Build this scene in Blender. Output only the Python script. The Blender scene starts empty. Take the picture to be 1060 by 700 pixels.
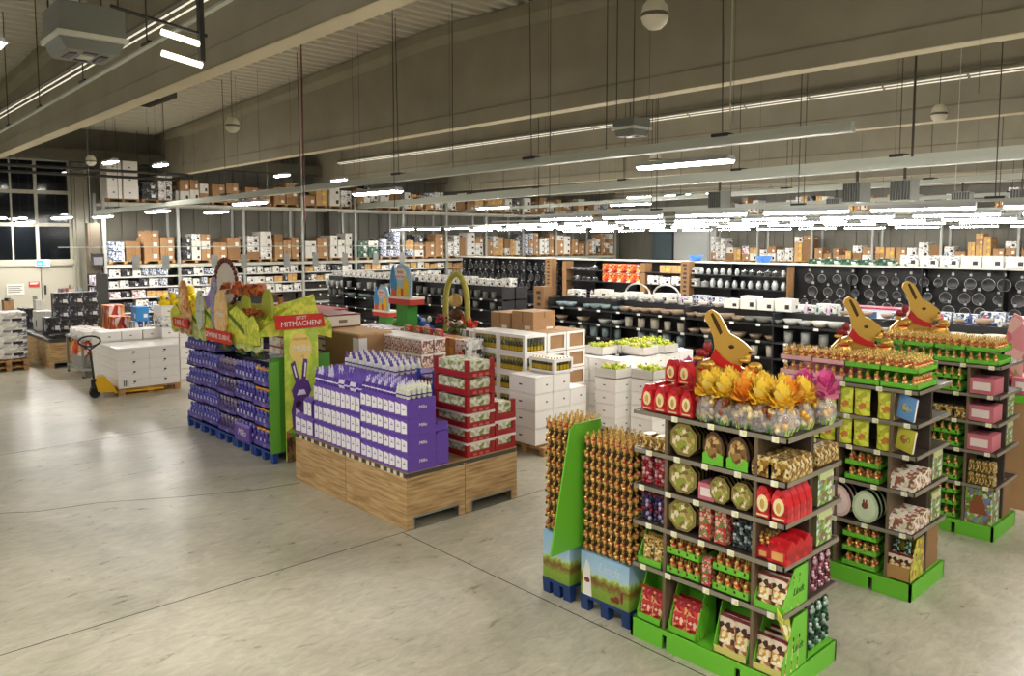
import bpy, bmesh, math, random
from math import sin, cos, pi, radians
from mathutils import Vector, Matrix, noise
S = bpy.context.scene
COL = S.collection
# ------------------------------------------------------------------ camera
H = 3.03
YAW, PIT, FPX, CYP = radians(47.195), radians(4.56), 809.65, 313.8
f = Vector((cos(YAW)*cos(PIT), sin(YAW)*cos(PIT), -sin(PIT)))
r = Vector((sin(YAW), -cos(YAW), 0)); u = r.cross(f)
cd = bpy.data.cameras.new('camera'); cam = bpy.data.objects.new('camera', cd); COL.objects.link(cam)
cd.sensor_fit = 'HORIZONTAL'; cd.sensor_width = 36; cd.lens = FPX/1060*36
cd.shift_y = -(350-CYP)/1060; cd.clip_start = .05; cd.clip_end = 200
m = Matrix((r, u, -f)).transposed().to_4x4(); m.translation = (0, 0, H); cam.matrix_world = m
S.camera = cam
# ------------------------------------------------------------------ world, exposure
w = bpy.data.worlds.new('world'); S.world = w; w.use_nodes = True
w.node_tree.nodes['Background'].inputs[0].default_value = (.05, .055, .06, 1)
w.node_tree.nodes['Background'].inputs[1].default_value = .3
vs = S.view_settings
vs.view_transform = 'Standard'; vs.look = 'None'; vs.gamma = 1; vs.use_curve_mapping = False
vs.exposure = 1.75
S.cycles.use_denoising = True
S.cycles.max_bounces = 6; S.cycles.diffuse_bounces = 4; S.cycles.glossy_bounces = 3
S.cycles.transmission_bounces = 4; S.cycles.transparent_max_bounces = 6
S.cycles.caustics_reflective = False; S.cycles.caustics_refractive = False
LAMP = 31.0      # strength of the linear lamps
# ------------------------------------------------------------------ materials
def lin(c):
    if isinstance(c, str): c = tuple(int(c[i:i+2], 16)/255 for i in (0, 2, 4))
    return tuple(x/12.92 if x <= .04045 else ((x+.055)/1.055)**2.4 for x in c) + (1,)
MC = {}
def mat(c, rough=.55, metal=0, emit=0, var=0, vs_=3., alpha=1, trans=0, spec=.5):
    k = ('m', c, rough, metal, emit, var, vs_, alpha, trans, spec)
    if k in MC: return MC[k]
    M = bpy.data.materials.new('surface_'+str(c)); M.use_nodes = True
    n = M.node_tree.nodes; b = n['Principled BSDF']
    b.inputs['Base Color'].default_value = lin(c); b.inputs['Roughness'].default_value = rough
    b.inputs['Metallic'].default_value = metal
    b.inputs['Specular IOR Level'].default_value = spec
    if emit:
        b.inputs['Emission Color'].default_value = lin(c); b.inputs['Emission Strength'].default_value = emit
    if alpha < 1: b.inputs['Alpha'].default_value = alpha
    if trans: b.inputs['Transmission Weight'].default_value = trans
    if var:
        t = n.new('ShaderNodeTexCoord'); z = n.new('ShaderNodeTexNoise'); z.inputs['Scale'].default_value = vs_
        z.inputs['Detail'].default_value = 5
        h = n.new('ShaderNodeHueSaturation'); h.inputs['Color'].default_value = lin(c)
        mr = n.new('ShaderNodeMapRange'); mr.inputs['From Min'].default_value = .3; mr.inputs['From Max'].default_value = .7
        mr.inputs['To Min'].default_value = 1-var; mr.inputs['To Max'].default_value = 1+var
        L = M.node_tree.links
        L.new(t.outputs['Object'], z.inputs['Vector']); L.new(z.outputs['Fac'], mr.inputs['Value'])
        L.new(mr.outputs[0], h.inputs['Value']); L.new(h.outputs[0], b.inputs['Base Color'])
    MC[k] = M; return M
def pmat(cols, scale=20., rough=.45, metal=0, kind='vor', stretch=(1, 1, 1), alpha=1):
    """printed packaging: flat patches of several inks"""
    k = ('p', tuple(cols), scale, rough, metal, kind, stretch, alpha)
    if k in MC: return MC[k]
    M = bpy.data.materials.new('print'); M.use_nodes = True
    n = M.node_tree.nodes; L = M.node_tree.links; b = n['Principled BSDF']
    b.inputs['Roughness'].default_value = rough; b.inputs['Metallic'].default_value = metal
    if alpha < 1: b.inputs['Alpha'].default_value = alpha
    t = n.new('ShaderNodeTexCoord'); mp = n.new('ShaderNodeMapping'); mp.inputs['Scale'].default_value = stretch
    L.new(t.outputs['Object'], mp.inputs[0])
    if kind == 'vor':
        v = n.new('ShaderNodeTexVoronoi'); v.inputs['Scale'].default_value = scale
        s = n.new('ShaderNodeSeparateColor'); L.new(mp.outputs[0], v.inputs['Vector']); L.new(v.outputs['Color'], s.inputs[0]); o = s.outputs[0]
    else:
        v = n.new('ShaderNodeTexNoise'); v.inputs['Scale'].default_value = scale; v.inputs['Detail'].default_value = 4
        mr = n.new('ShaderNodeMapRange'); mr.inputs['From Min'].default_value = .3; mr.inputs['From Max'].default_value = .7
        L.new(mp.outputs[0], v.inputs['Vector']); L.new(v.outputs['Fac'], mr.inputs['Value']); o = mr.outputs[0]
    cr = n.new('ShaderNodeValToRGB'); cr.color_ramp.interpolation = 'CONSTANT' if kind == 'vor' else 'LINEAR'
    e = cr.color_ramp.elements
    while len(e) < len(cols): e.new(.5)
    for i, c in enumerate(cols):
        e[i].position = i/len(cols) if kind == 'vor' else i/max(1, len(cols)-1); e[i].color = lin(c)
    L.new(o, cr.inputs[0]); L.new(cr.outputs[0], b.inputs['Base Color'])
    MC[k] = M; return M
# ------------------------------------------------------------------ mesh building
class MB:
    def __init__(s): s.v = []; s.f = []; s.m = []; s.sm = []
    def add(s, vs, fs, mi=0, smooth=False):
        o = len(s.v); s.v += [tuple(p) for p in vs]
        for q in fs: s.f.append(tuple(i+o for i in q)); s.m.append(mi); s.sm.append(smooth)
        return s
    def box(s, x0, x1, y0, y1, z0, z1, mi=0, fm=None):
        """fm: dict face letter -> slot; letters x X y Y z Z (low/high)"""
        v = [(x0,y0,z0),(x1,y0,z0),(x1,y1,z0),(x0,y1,z0),(x0,y0,z1),(x1,y0,z1),(x1,y1,z1),(x0,y1,z1)]
        F = dict(z=(0,3,2,1), Z=(4,5,6,7), y=(0,1,5,4), X=(1,2,6,5), Y=(2,3,7,6), x=(3,0,4,7))
        o = len(s.v); s.v += v
        for k, q in F.items():
            s.f.append(tuple(i+o for i in q)); s.m.append((fm or {}).get(k, mi)); s.sm.append(False)
        return s
    def tube(s, p0, p1, ra, n=8, rb=None, mi=0, caps=True):
        p0, p1 = Vector(p0), Vector(p1); d = (p1-p0).normalized(); rb = ra if rb is None else rb
        a = Vector((0,0,1)) if abs(d.z) < .9 else Vector((1,0,0)); e1 = d.cross(a).normalized(); e2 = d.cross(e1)
        vs = [p0+(e1*cos(2*pi*i/n)+e2*sin(2*pi*i/n))*ra for i in range(n)]+[p1+(e1*cos(2*pi*i/n)+e2*sin(2*pi*i/n))*rb for i in range(n)]
        s.add(vs, [(i, i+n, (i+1)%n+n, (i+1)%n) for i in range(n)], mi, True)
        if caps: s.add(vs, [tuple(range(n)), tuple(range(2*n-1, n-1, -1))], mi)
        return s
    def path(s, pts, ra, n=6, mi=0):
        for a, b in zip(pts, pts[1:]): s.tube(a, b, ra, n, mi=mi)
        return s
    def lathe(s, prof, c=(0,0,0), n=12, mi=0, sx=1, sy=1, smooth=True, caps=True):
        vs = [(c[0]+q*cos(2*pi*i/n)*sx, c[1]+q*sin(2*pi*i/n)*sy, c[2]+z) for q, z in prof for i in range(n)]
        fs = [(k*n+i, k*n+(i+1)%n, (k+1)*n+(i+1)%n, (k+1)*n+i) for k in range(len(prof)-1) for i in range(n)]
        s.add(vs, fs, mi, smooth)
        if not caps: return s
        s.add(vs[:n], [tuple(range(n-1, -1, -1))], mi); s.add(vs[-n:], [tuple(range(n))], mi)
        return s
    def ball(s, c, rx, ry=None, rz=None, n=8, k=6, mi=0, tilt=0):
        ry = rx if ry is None else ry; rz = rx if rz is None else rz
        vs = []
        for j in range(k+1):
            a = pi*j/k
            for i in range(n):
                b = 2*pi*i/n; x, z = rx*sin(a)*cos(b), rz*-cos(a)
                vs.append((c[0]+x*cos(tilt)+z*sin(tilt), c[1]+ry*sin(a)*sin(b), c[2]-x*sin(tilt)+z*cos(tilt)))
        fs = [(j*n+i, j*n+(i+1)%n, (j+1)*n+(i+1)%n, (j+1)*n+i) for j in range(k) for i in range(n)]
        return s.add(vs, fs, mi, True)
    def prism(s, poly, a0, a1, ax='x', mi=0, mcap=None):
        """poly in the other two axes (y,z | x,z | x,y), extruded a0..a1"""
        n = len(poly)
        g = dict(x=lambda p, a: (a, p[0], p[1]), y=lambda p, a: (p[0], a, p[1]), z=lambda p, a: (p[0], p[1], a))[ax]
        vs = [g(p, a0) for p in poly]+[g(p, a1) for p in poly]
        s.add(vs, [(i, (i+1)%n, (i+1)%n+n, i+n) for i in range(n)], mi)
        mc = mi if mcap is None else mcap
        return s.add(vs, [tuple(range(n-1, -1, -1)), tuple(range(n, 2*n))], mc)
    def mesh(s, name, mats):
        me = bpy.data.meshes.new(name); me.from_pydata(s.v, [], s.f)
        for M in (mats if isinstance(mats, (list, tuple)) else [mats]): me.materials.append(M)
        me.polygons.foreach_set('material_index', s.m); me.polygons.foreach_set('use_smooth', s.sm)
        bm = bmesh.new(); bm.from_mesh(me); bmesh.ops.recalc_face_normals(bm, faces=bm.faces); bm.to_mesh(me); bm.free()
        me.update(); return me
def obj(name, me, mats=None, parent=None, loc=None, rz=0, label=None):
    if isinstance(me, MB): me = me.mesh(name, mats)
    o = bpy.data.objects.new(name, me); COL.objects.link(o)
    if parent: o.parent = parent
    if loc: o.location = loc
    if rz: o.rotation_euler[2] = rz
    if label: o['label'] = label
    return o
def tag(o, label, cat, group=None, kind=None):
    o['label'] = label; o['category'] = cat
    if group: o['group'] = group
    if kind: o['kind'] = kind
    return o
def thing(name, label, cat, loc=(0,0,0), rz=0, group=None):
    o = bpy.data.objects.new(name, None); COL.objects.link(o); o.location = loc; o.rotation_euler[2] = rz
    o.empty_display_size = .1
    return tag(o, label, cat, group)
def struct(name, mb, mats, loc=None):
    o = obj(name, mb, mats, loc=loc); o['kind'] = 'structure'; return o
def copy(src, loc, rz=0, label=None, group=None, sc=None):
    def cp(o, par):
        c = o.copy(); COL.objects.link(c); c.parent = par
        for ch in o.children: cp(ch, c)
        return c
    c = cp(src, None); c.location = loc; c.rotation_euler[2] = rz
    if sc: c.scale = sc if isinstance(sc, tuple) else (sc, sc, sc)
    if label: c['label'] = label
    if group: c['group'] = group
    return c
class Proto:
    """first use moves the source itself, later uses copy it"""
    def __init__(s, o): s.o = o; s.used = False; s.sc = tuple(o.scale); o.location = (0, 0, -50)
    def put(s, loc, rz=0, label=None, group=None, sc=None, rot=None, nm=None):
        o2 = copy(s.o, loc, rz, label, group, sc)
        if nm: o2.name = nm
        if rot: o2.rotation_euler = rot
        return o2
    def done(s):
        def rm(o):
            for c in list(o.children): rm(c)
            bpy.data.objects.remove(o)
        rm(s.o)
PROTOS = []
def proto(o): p = Proto(o); PROTOS.append(p); return p
FONTS = {}
def text(s, size, M, parent, loc, rot, name='lettering', shear=0, ext=.0012, align='CENTER'):
    k = (s, size, M.name, shear)
    if k not in FONTS:
        c = bpy.data.curves.new(name, 'FONT'); c.body = s; c.size = size; c.align_x = align; c.align_y = 'CENTER'
        c.shear = shear; c.extrude = ext; c.materials.append(M); c.resolution_u = 2
        q = bpy.data.objects.new('q', c); me = bpy.data.meshes.new_from_object(q); bpy.data.objects.remove(q); FONTS[k] = me
        if not me.materials: me.materials.append(M)
    o = bpy.data.objects.new(name, FONTS[k]); COL.objects.link(o); o.parent = parent
    o.location = loc; o.rotation_euler = rot; return o
FX = (pi/2, 0, -pi/2)      # lettering on a face looking towards -X
FY = (pi/2, 0, 0)          # lettering on a face looking towards -Y
ORD = ['first','second','third','fourth','fifth','sixth','seventh','eighth','ninth','tenth','eleventh','twelfth','thirteenth','fourteenth','fifteenth','sixteenth','seventeenth','eighteenth','nineteenth','twentieth']
ORD += ['twenty-'+o for o in ORD[:9]] + ['thirtieth'] + ['thirty-'+o for o in ORD[:9]] + ['fortieth'] + ['forty-'+o for o in ORD[:9]]
rnd = random.Random(7)
# common materials
M_WHITE = mat('e9e6df', .5); M_CREAM = mat('ddd6c2', .6); M_BLACK = mat('141414', .4); M_DARK = mat('2a2a28', .5)
M_GREYM = mat('8f918c', .4, .3); M_GREEN = mat('69bb30', .45); M_BROWN = mat('4a3424', .5)
M_CARD = mat('a9825a', .75, var=.07); M_CARD2 = mat('8f6b45', .75, var=.07); M_CARD3 = mat('c79f6b', .75, var=.05)
M_GOLD = mat('dcb766', .26, .45); M_RED = mat('b01220', .35); M_PURP = mat('6848aa', .4); M_LILAC = mat('7a5cc0', .4)
M_YEL = mat('e8c61e', .5); M_STEEL = mat('b9bbb6', .35, .6); M_NAVY = mat('15356b', .45); M_CHOC = mat('4a2413', .3)
M_PLW = mat('b48a5a', .8, var=.15, vs_=9)
# ================================================================== the hall
XW, YW, XL, YB = 35.6, 29.2, -6.0, -5.0
def floor_mat():
    M = bpy.data.materials.new('polished_concrete'); M.use_nodes = True
    n = M.node_tree.nodes; L = M.node_tree.links; b = n['Principled BSDF']
    t = n.new('ShaderNodeTexCoord')
    def nz(sc, det, dist=0, stretch=(1,1,1)):
        mp = n.new('ShaderNodeMapping'); mp.inputs['Scale'].default_value = stretch; L.new(t.outputs['Object'], mp.inputs[0])
        z = n.new('ShaderNodeTexNoise'); z.inputs['Scale'].default_value = sc; z.inputs['Detail'].default_value = det
        z.inputs['Distortion'].default_value = dist; z.inputs['Roughness'].default_value = .6; L.new(mp.outputs[0], z.inputs['Vector']); return z
    a = nz(.55, 8, .6); c = nz(5, 10, 1.2, (1, 2.2, 1)); d = nz(60, 4)
    r1 = n.new('ShaderNodeValToRGB'); e = r1.color_ramp.elements
    e[0].position = .3; e[0].color = lin('96917f'); e[1].position = .7; e[1].color = lin('cbc6b4'); L.new(a.outputs['Fac'], r1.inputs[0])
    r2 = n.new('ShaderNodeValToRGB'); e = r2.color_ramp.elements
    e[0].position = .3; e[0].color = (.78, .77, .74, 1); e[1].position = .68; e[1].color = (1.12, 1.12, 1.1, 1); L.new(c.outputs['Fac'], r2.inputs[0])
    mx = n.new('ShaderNodeMix'); mx.data_type = 'RGBA'; mx.blend_type = 'MULTIPLY'; mx.inputs[0].default_value = 1
    L.new(r1.outputs[0], mx.inputs[6]); L.new(r2.outputs[0], mx.inputs[7])
    r3 = n.new('ShaderNodeValToRGB'); e = r3.color_ramp.elements
    e[0].position = .2; e[0].color = (.84, .84, .84, 1); e[1].position = .5; e[1].color = (1, 1, 1, 1); L.new(d.outputs['Fac'], r3.inputs[0])
    m2 = n.new('ShaderNodeMix'); m2.data_type = 'RGBA'; m2.blend_type = 'MULTIPLY'; m2.inputs[0].default_value = .7
    L.new(mx.outputs[2], m2.inputs[6]); L.new(r3.outputs[0], m2.inputs[7]); L.new(m2.outputs[2], b.inputs['Base Color'])
    mr = n.new('ShaderNodeMapRange'); mr.inputs['To Min'].default_value = .2; mr.inputs['To Max'].default_value = .42
    L.new(c.outputs['Fac'], mr.inputs['Value']); L.new(mr.outputs[0], b.inputs['Roughness'])
    b.inputs['Specular IOR Level'].default_value = .45
    return M
struct('floor', MB().box(XL, XW+.3, YB, YW+12, -.2, 0), floor_mat())
M_JOINT = mat('35322b', .8)
# saw-cut joints and the winding crack of the slab
for nm, bx in (('trim_1', (XL, 30, 6.585, 6.595)), ('trim_2', (4.545, 4.555, 1.6, 6.6)), ('trim_3', (XL, 30, 12.9, 12.91)), ('trim_4', (XL, 30, .6, .61))):
    struct(nm, MB().box(bx[0], bx[1], bx[2], bx[3], -.001, .0012), M_JOINT)
pts = [(1.2, 10.4), (1.9, 9.9), (2.5, 9.75), (3.3, 9.3), (4.1, 8.95), (4.58, 8.85)]
mb = MB()
for (a, b), (c, d) in zip(pts, pts[1:]):
    for k in range(3):
        p, q = k/3, (k+1)/3; w1 = .012
        y0, y1 = b+(d-b)*p, b+(d-b)*q
        mb.add([(a+(c-a)*p, y0-w1, .0015), (a+(c-a)*q, y1-w1, .0015), (a+(c-a)*q, y1+w1, .0015), (a+(c-a)*p, y0+w1, .0015)], [(0,1,2,3)])
struct('trim_5', mb, mat('6d675a', .8))
M_PANEL = mat('78766a', .6, .0, var=.05, vs_=.8); M_CONC = mat('9a9482', .85, var=.08, vs_=1.3)
M_CONC_BOUNCE = mat('d6ccb0', .85, var=.05, vs_=2)
def panelwall(name, fixed, a0, a1, z0, z1, ax, hole=None):
    """ribbed metal wall cladding"""
    mb = MB(); k = a0
    while k < a1-.01:
        e = min(k+.5, a1)
        for (p, q, d) in ((k, k+.46, 0), (k+.46, e, -.03)):
            if hole and q > hole[0] and p < hole[1]:
                continue
            if ax == 'y': mb.box(p, q, fixed+(.0 if d == 0 else .03), fixed+.2, z0, z1)
            else: mb.box(fixed+(.0 if d == 0 else .03), fixed+.2, p, q, z0, z1)
        k = e
    return struct(name, mb, M_PANEL)
panelwall('wall_far', YW, 7.6, XW+.2, 0, 7.4, 'y')
struct('wall_far_top', MB().box(3.9, 7.62, YW+.01, YW+.2, 5.72, 7.4), M_PANEL)
struct('wall_far_side', MB().box(XL, 3.9, YW, YW+.2, 0, 7.4), M_PANEL)
panelwall('wall_right', XW, YB, YW, 0, 7.4, 'x')
struct('wall_near', MB().box(XL, XW+.2, YB-.2, YB, 0, 7.4), mat('8d8b80', .7))
struct('wall_left', MB().box(XL-.2, XL, YB, YW+.2, 0, 7.4), mat('8d8b80', .7))
# corrugated roof deck, two slopes with the ridge at y = 13
def roofz(y): return 7.34-.036*abs(y-13)
mb = MB(); y = YB
prof = []
while y < YW+.3:
    for dy, dz in ((0, .13), (.13, .13), (.17, 0), (.29, 0)): prof.append((y+dy, roofz(y)+dz))
    y += .34
vs = [(x, a, b) for a, b in prof for x in (XL, XW+.2)]
mb.add(vs, [(2*i, 2*i+1, 2*i+3, 2*i+2) for i in range(len(prof)-1)])
vs = [(x, a, roofz(a)+.2) for a in (YB, 13, YW+.3) for x in (XL, XW+.2)]
mb.add(vs, [(0,1,3,2), (2,3,5,4)])
struct('ceiling', mb, mat('dcd9cc', .36, .1))
# long concrete roof beams with a bulb foot and a splayed top flange
XB = [-1.9, 4.18, 9.88, 15.95, 22.3, 28.4, 34.2]
for i, x in enumerate(XB):
    def sec(y):
        t = roofz(y)-.02; x0, x1 = x, x+.27
        c = x+.135
        return [(x0, 5.27), (x1, 5.27), (x1, 5.52), (c+.09, 5.56), (c+.09, t-.36), (x1+.06, t-.2), (x1+.06, t), (x0-.06, t), (x0-.06, t-.2), (c-.09, t-.36), (c-.09, 5.56), (x0, 5.52)]
    ys = [YB, 0, 6.5, 13, 19, 25, 28.0, YW]
    vs = []; n = 12
    for yy in ys: vs += [(a, yy, b) for a, b in sec(yy)]
    if i >= 2:      # squared end block at the bearing
        pass
    mb = MB(); fs = [(k*n+j, k*n+(j+1)%n, (k+1)*n+(j+1)%n, (k+1)*n+j) for k in range(len(ys)-1) for j in range(n)]
    mb.add(vs, fs); mb.add(vs[:n], [tuple(range(n))]); mb.add(vs[-n:], [tuple(range(n))])
    mb.box(x-.02, x+.29, 26.9, YW, 5.28, roofz(28)-.3)
    o = struct('beam', mb, M_CONC)
    # underside in paler concrete: light bounced off the floor is painted in
    if i: struct('beam_bounce_strip', MB().box(x+.005, x+.265, YB+.1, 26.8, 5.262, 5.269), M_CONC_BOUNCE)
# cross beam and services along the far wall
struct('beam', MB().box(4.5, XW, 28.4, 28.75, 5.62, 6.0), mat('5d594c', .8))
struct('column', MB().box(7.02, 7.5, 28.95, YW+.02, 0, 5.6).box(7.1, 7.16, 28.9, 28.95, 0, 5.6).box(7.36, 7.42, 28.9, 28.95, 0, 5.6), mat('8f8c7e', .6))
for xx in (16.4, 28.6): struct('column', MB().box(xx, xx+.4, 28.7, YW, 0, 5.7), mat('5f5c52', .7))
# glazed partition with sliding gate below, at the far left
M_FRAME = mat('a5a292', .5); M_GLASS = mat('10151a', .08, 0, alpha=.42)
mb = MB()
for xx in (3.9, 4.6, 5.31, 6.0, 6.98):
    wd = .05 if xx in (5.31, 4.6) else .09
    mb.box(xx-wd/2, xx+wd/2, 29.1, 29.2, 2.4, 5.9)
for zz in (2.36, 3.55, 4.6, 5.66): mb.box(3.9, 7.0, 29.09, 29.19, zz-.06, zz+.06)
mb.box(3.9, 7.1, 29.0, 29.2, 2.22, 2.4)
fr = struct('window_1', mb, M_FRAME)
obj('window_pane', MB().box(3.9, 7.0, 29.13, 29.15, 2.4, 5.9), M_GLASS, fr)
d1 = struct('door_1', MB().box(3.95, 6.03, 29.06, 29.14, .02, 2.24).box(6.06, 6.98, 29.08, 29.16, .02, 2.24).box(6.98, 7.1, 29.0, 29.2, 0, 2.3), mat('a9a595', .55))
obj('door_handle', MB().box(6.12, 6.17, 29.02, 29.08, 1.28, 1.58), M_BLACK, d1)
obj('door_handle', MB().box(5.94, 6.0, 29.0, 29.06, .8, 1.0).box(5.84, 5.94, 29.0, 29.03, .92, .96), M_BLACK, d1)
# what lies behind the glass: a dark yard hall
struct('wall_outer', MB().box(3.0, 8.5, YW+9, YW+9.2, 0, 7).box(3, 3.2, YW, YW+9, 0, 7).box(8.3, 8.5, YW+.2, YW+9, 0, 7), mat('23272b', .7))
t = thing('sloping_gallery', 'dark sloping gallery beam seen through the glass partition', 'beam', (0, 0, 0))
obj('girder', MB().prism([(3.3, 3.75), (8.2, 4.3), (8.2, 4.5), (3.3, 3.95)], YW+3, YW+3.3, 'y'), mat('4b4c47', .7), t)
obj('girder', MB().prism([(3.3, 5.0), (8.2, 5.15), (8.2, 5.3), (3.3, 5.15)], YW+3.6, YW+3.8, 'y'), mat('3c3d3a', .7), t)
# signs on the gate
t = thing('exit_sign', 'lit green running-man exit sign above the grey gate', 'sign', (6.08, 28.98, 2.31))
obj('housing', MB().box(-.2, .2, -.03, .03, -.11, .11), mat('e8ece8', .4), t)
obj('lit_panel', MB().box(-.18, .18, -.035, -.03, -.09, .09), mat('19b39a', .4, emit=1.4), t)
obj('pictogram', MB().box(-.13, -.05, -.04, -.035, -.03, .0).tube((.03, -.037, -.05), (.06, -.037, .04), .018, 6).box(.1, .15, -.04, -.035, -.07, .07).ball((.07, -.038, .065), .02, .004, .02), mat('eafff6', .4, emit=2), t)
for nm, lb, x, z, w_, h_, c1, c2 in (('notice_board', 'white printed notice on the grey gate', 5.3, 1.48, .5, .34, 'c9c8c0', '6a6a66'), ('warning_sign', 'small red sign beside the printed notice on the gate', 5.83, 1.62, .3, .17, 'a5271c', 'e8d8d0')):
    t = thing(nm, lb, 'sign', (x, 29.05, z))
    obj('board', MB().box(-w_/2, w_/2, -.01, .01, -h_/2, h_/2), mat(c1, .5), t)
    mb = MB()
    for k in range(4 if h_ > .2 else 2): mb.box(-w_*.4, w_*(.4-.12*(k % 2)), -.013, -.01, h_*(.28-.18*k)-.012, h_*(.28-.18*k)+.012)
    obj('printed_lines', mb, mat(c2, .6), t)
# small far-corner door beyond the racks
d2 = struct('door_2', MB().box(35.45, 35.6, 25.5, 26.6, 1.9, 4.0).box(35.4, 35.6, 25.4, 25.5, 1.9, 4.1).box(35.4, 35.6, 26.6, 26.7, 1.9, 4.1), mat('56666a', .5))
struct('trim_6', MB().box(35.3, 35.5, 22.6, 25.2, 1.9, 4.4), mat('c5c9c6', .5))
# ventilation grille set in the roof deck
t = thing('roof_vent', 'dark square louvred vent in the corrugated roof', 'vent', (7.25, 22.2, 6.8))
mb = MB()
for k in range(9): mb.box(-.42, .42, -.92+k*.23, -.86+k*.23, -.03, .03)
for k in range(5): mb.box(-.42+k*.2, -.39+k*.2, -.92, .98, -.02, .03)
obj('louvre_grid', mb, mat('3f3d33', .6), t); obj('frame', MB().box(-.46, -.42, -.95, 1, -.05, .1).box(.42, .46, -.95, 1, -.05, .1).box(-.46, .46, -1, -.95, -.05, .1).box(-.46, .46, 1, 1.05, -.05, .1), mat('55534a', .5), t)
obj('backing', MB().box(-.44, .44, -.97, 1.02, .06, .1), M_BLACK, t)
# ------------------------------------------------------------------ hanging services
M_TRAY = mat('b4b9ad', .45); M_ROD = mat('3a362e', .5)
def trunk(p0, p1, label, n=6, w_=.07, h_=.09, hang=True, zt=None):
    p0, p1 = Vector(p0), Vector(p1); L_ = (p1-p0).length; ang = math.atan2(p1.y-p0.y, p1.x-p0.x)
    t = thing('busbar_trunking', label, 'trunking', p0, ang, 'trunking hung under the roof')
    sl = math.atan2(p1.z-p0.z, L_); t.rotation_euler = (0, -sl, ang)
    obj('rail', MB().box(0, L_, -w_, w_, 0, h_*.45).box(0, L_, -w_*.7, w_*.7, h_*.45, h_), M_TRAY, t)
    for k in range(n):
        x = L_*(k+.5)/n; p = p0+(p1-p0)*((k+.5)/n)
        obj('clamp', MB().box(x-.12, x+.12, -w_*1.1, w_*1.1, h_*.9, h_+.03), M_BLACK, t)
        if hang: obj('hanger_rod', MB().tube((x, 0, h_), (x, 0, roofz(p.y)-p.z-.01), .008, 5), M_ROD, t)
    return t
trunk((9.57, 4.25, 4.35), (7.62, 28.3, 3.9), 'pale grey trunking, nearest of the long runs under the roof', 7, .09, .13)
trunk((14.2, .5, 4.33), (17.4, 28.3, 4.33), 'pale grey trunking, second long run from the front', 8, .13, .22)
trunk((18.6, 1, 4.33), (22.9, 28.2, 4.33), 'pale grey trunking, third long run from the front', 7, .1, .12)
trunk((26, 0, 4.33), (28, 28, 4.33), 'pale grey trunking, farthest long run near the right racks', 6, .1, .12)
trunk((2.9, 5, 5.1), (3.2, 21, 5.1), 'grey trunking left of the first concrete beam', 6, .025, .03)
for y, z, lb in ((26.2, 5.18, 'dark pipe crossing near the far wall, front one'), (27.3, 5.08, 'dark pipe crossing near the far wall, rear one')):
    tag(obj('services_pipe', MB().tube((3.5, y, z), (9.8, y, z), .045, 8).tube((5, y, z), (5, y, 6.6), .01, 5).tube((8.6, y, z), (8.6, y, 6.6), .01, 5), M_DARK), lb, 'pipe')
# twin fluorescent strips on the webs
M_TUBE = mat('fff6e4', .4, emit=.22)
for x, y0, y1, lb in ((3.92, 3.4, 27, 'twin thin light strip on the first concrete beam'), (15.86, 2, 27, 'twin thin light strip along the third concrete beam')):
    t = thing('light_strip', lb, 'light', (x, 0, 6.02))
    k = y0
    obj('carrier', MB().box(-.05, .06, y0, y1, .06, .1), mat('6b675a', .5), t)
    while k < y1:
        obj('tube', MB().tube((-.03, k, 0), (-.03, min(k+1.45, y1), 0), .012, 6).tube((.04, k, -.04), (.04, min(k+1.45, y1), -.04), .012, 6), M_TUBE, t)
        k += 1.5
# lamps
M_LAMP = mat('fffaf4', .4, emit=LAMP); M_LH = mat('a9adb0', .45)
def lamp_proto(L_, w_=.09, wires=False):
    t = thing('linear_lamp', 'x', 'lamp')
    obj('housing', MB().prism([(-w_, 0), (w_, 0), (w_*.55, .07), (-w_*.55, .07)], -L_/2, L_/2, 'y'), M_LH, t)
    obj('diffuser', MB().prism([(-w_*.85, 0), (-w_*.55, -.035), (w_*.55, -.035), (w_*.85, 0)], -L_/2+.02, L_/2-.02, 'y'), M_LAMP, t)
    if wires:
        for s in (-1, 1): obj('suspension_wire', MB().tube((0, s*L_*.4, .06), (0, s*L_*.4, 1.06), .003, 4), M_ROD, t)
    return proto(t)
LP = lamp_proto(1.45, .045)
rows = [(12.2, 'front row over the shelves'), (15.5, 'second row over the shelves'), (18.8, 'third row over the shelves'), (22.1, 'fourth row over the shelves'), (28.7, 'last row before the right racks')]
for j, (x, nm) in enumerate(rows):
    trunk((x, 2, 3.57), (x, [13.4, 17.6, 27.6][min(j, 2)], 3.57), f'slim lighting track of the {nm}', 4, .03, .04)
    for k in range(14):
        y = 2.6+k*1.78+(j*.6) % 1.7
        if y > 27 or (j < 1 and y > 13) or (j == 1 and y > 17): continue
        LP.put((x, y, 3.5), 0, f'white linear lamp, {ORD[k]} from the right in the {nm}', 'lamps in the '+nm)
for k, y in enumerate((5, 7.2, 9.6, 10.9, 12.4, 14.2, 16.1, 18.1, 19.9, 22.2, 24.5)):
    LP.put((31.3, y, 5.2), 0, f'high linear lamp under the far beams, {ORD[k]} from the right', 'high lamps near the right wall')
trunk((31.3, 3, 5.27), (31.3, 26, 5.27), 'slim lighting track high before the right racks', 4, .03, .04)
LB = lamp_proto(1.55, .13, True)
def hang(o, z):
    for c in o.children:
        if c.name.startswith('suspension'): c.scale[2] = max(.1, (roofz(o.location[1])-z-.05)/1.06)
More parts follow.
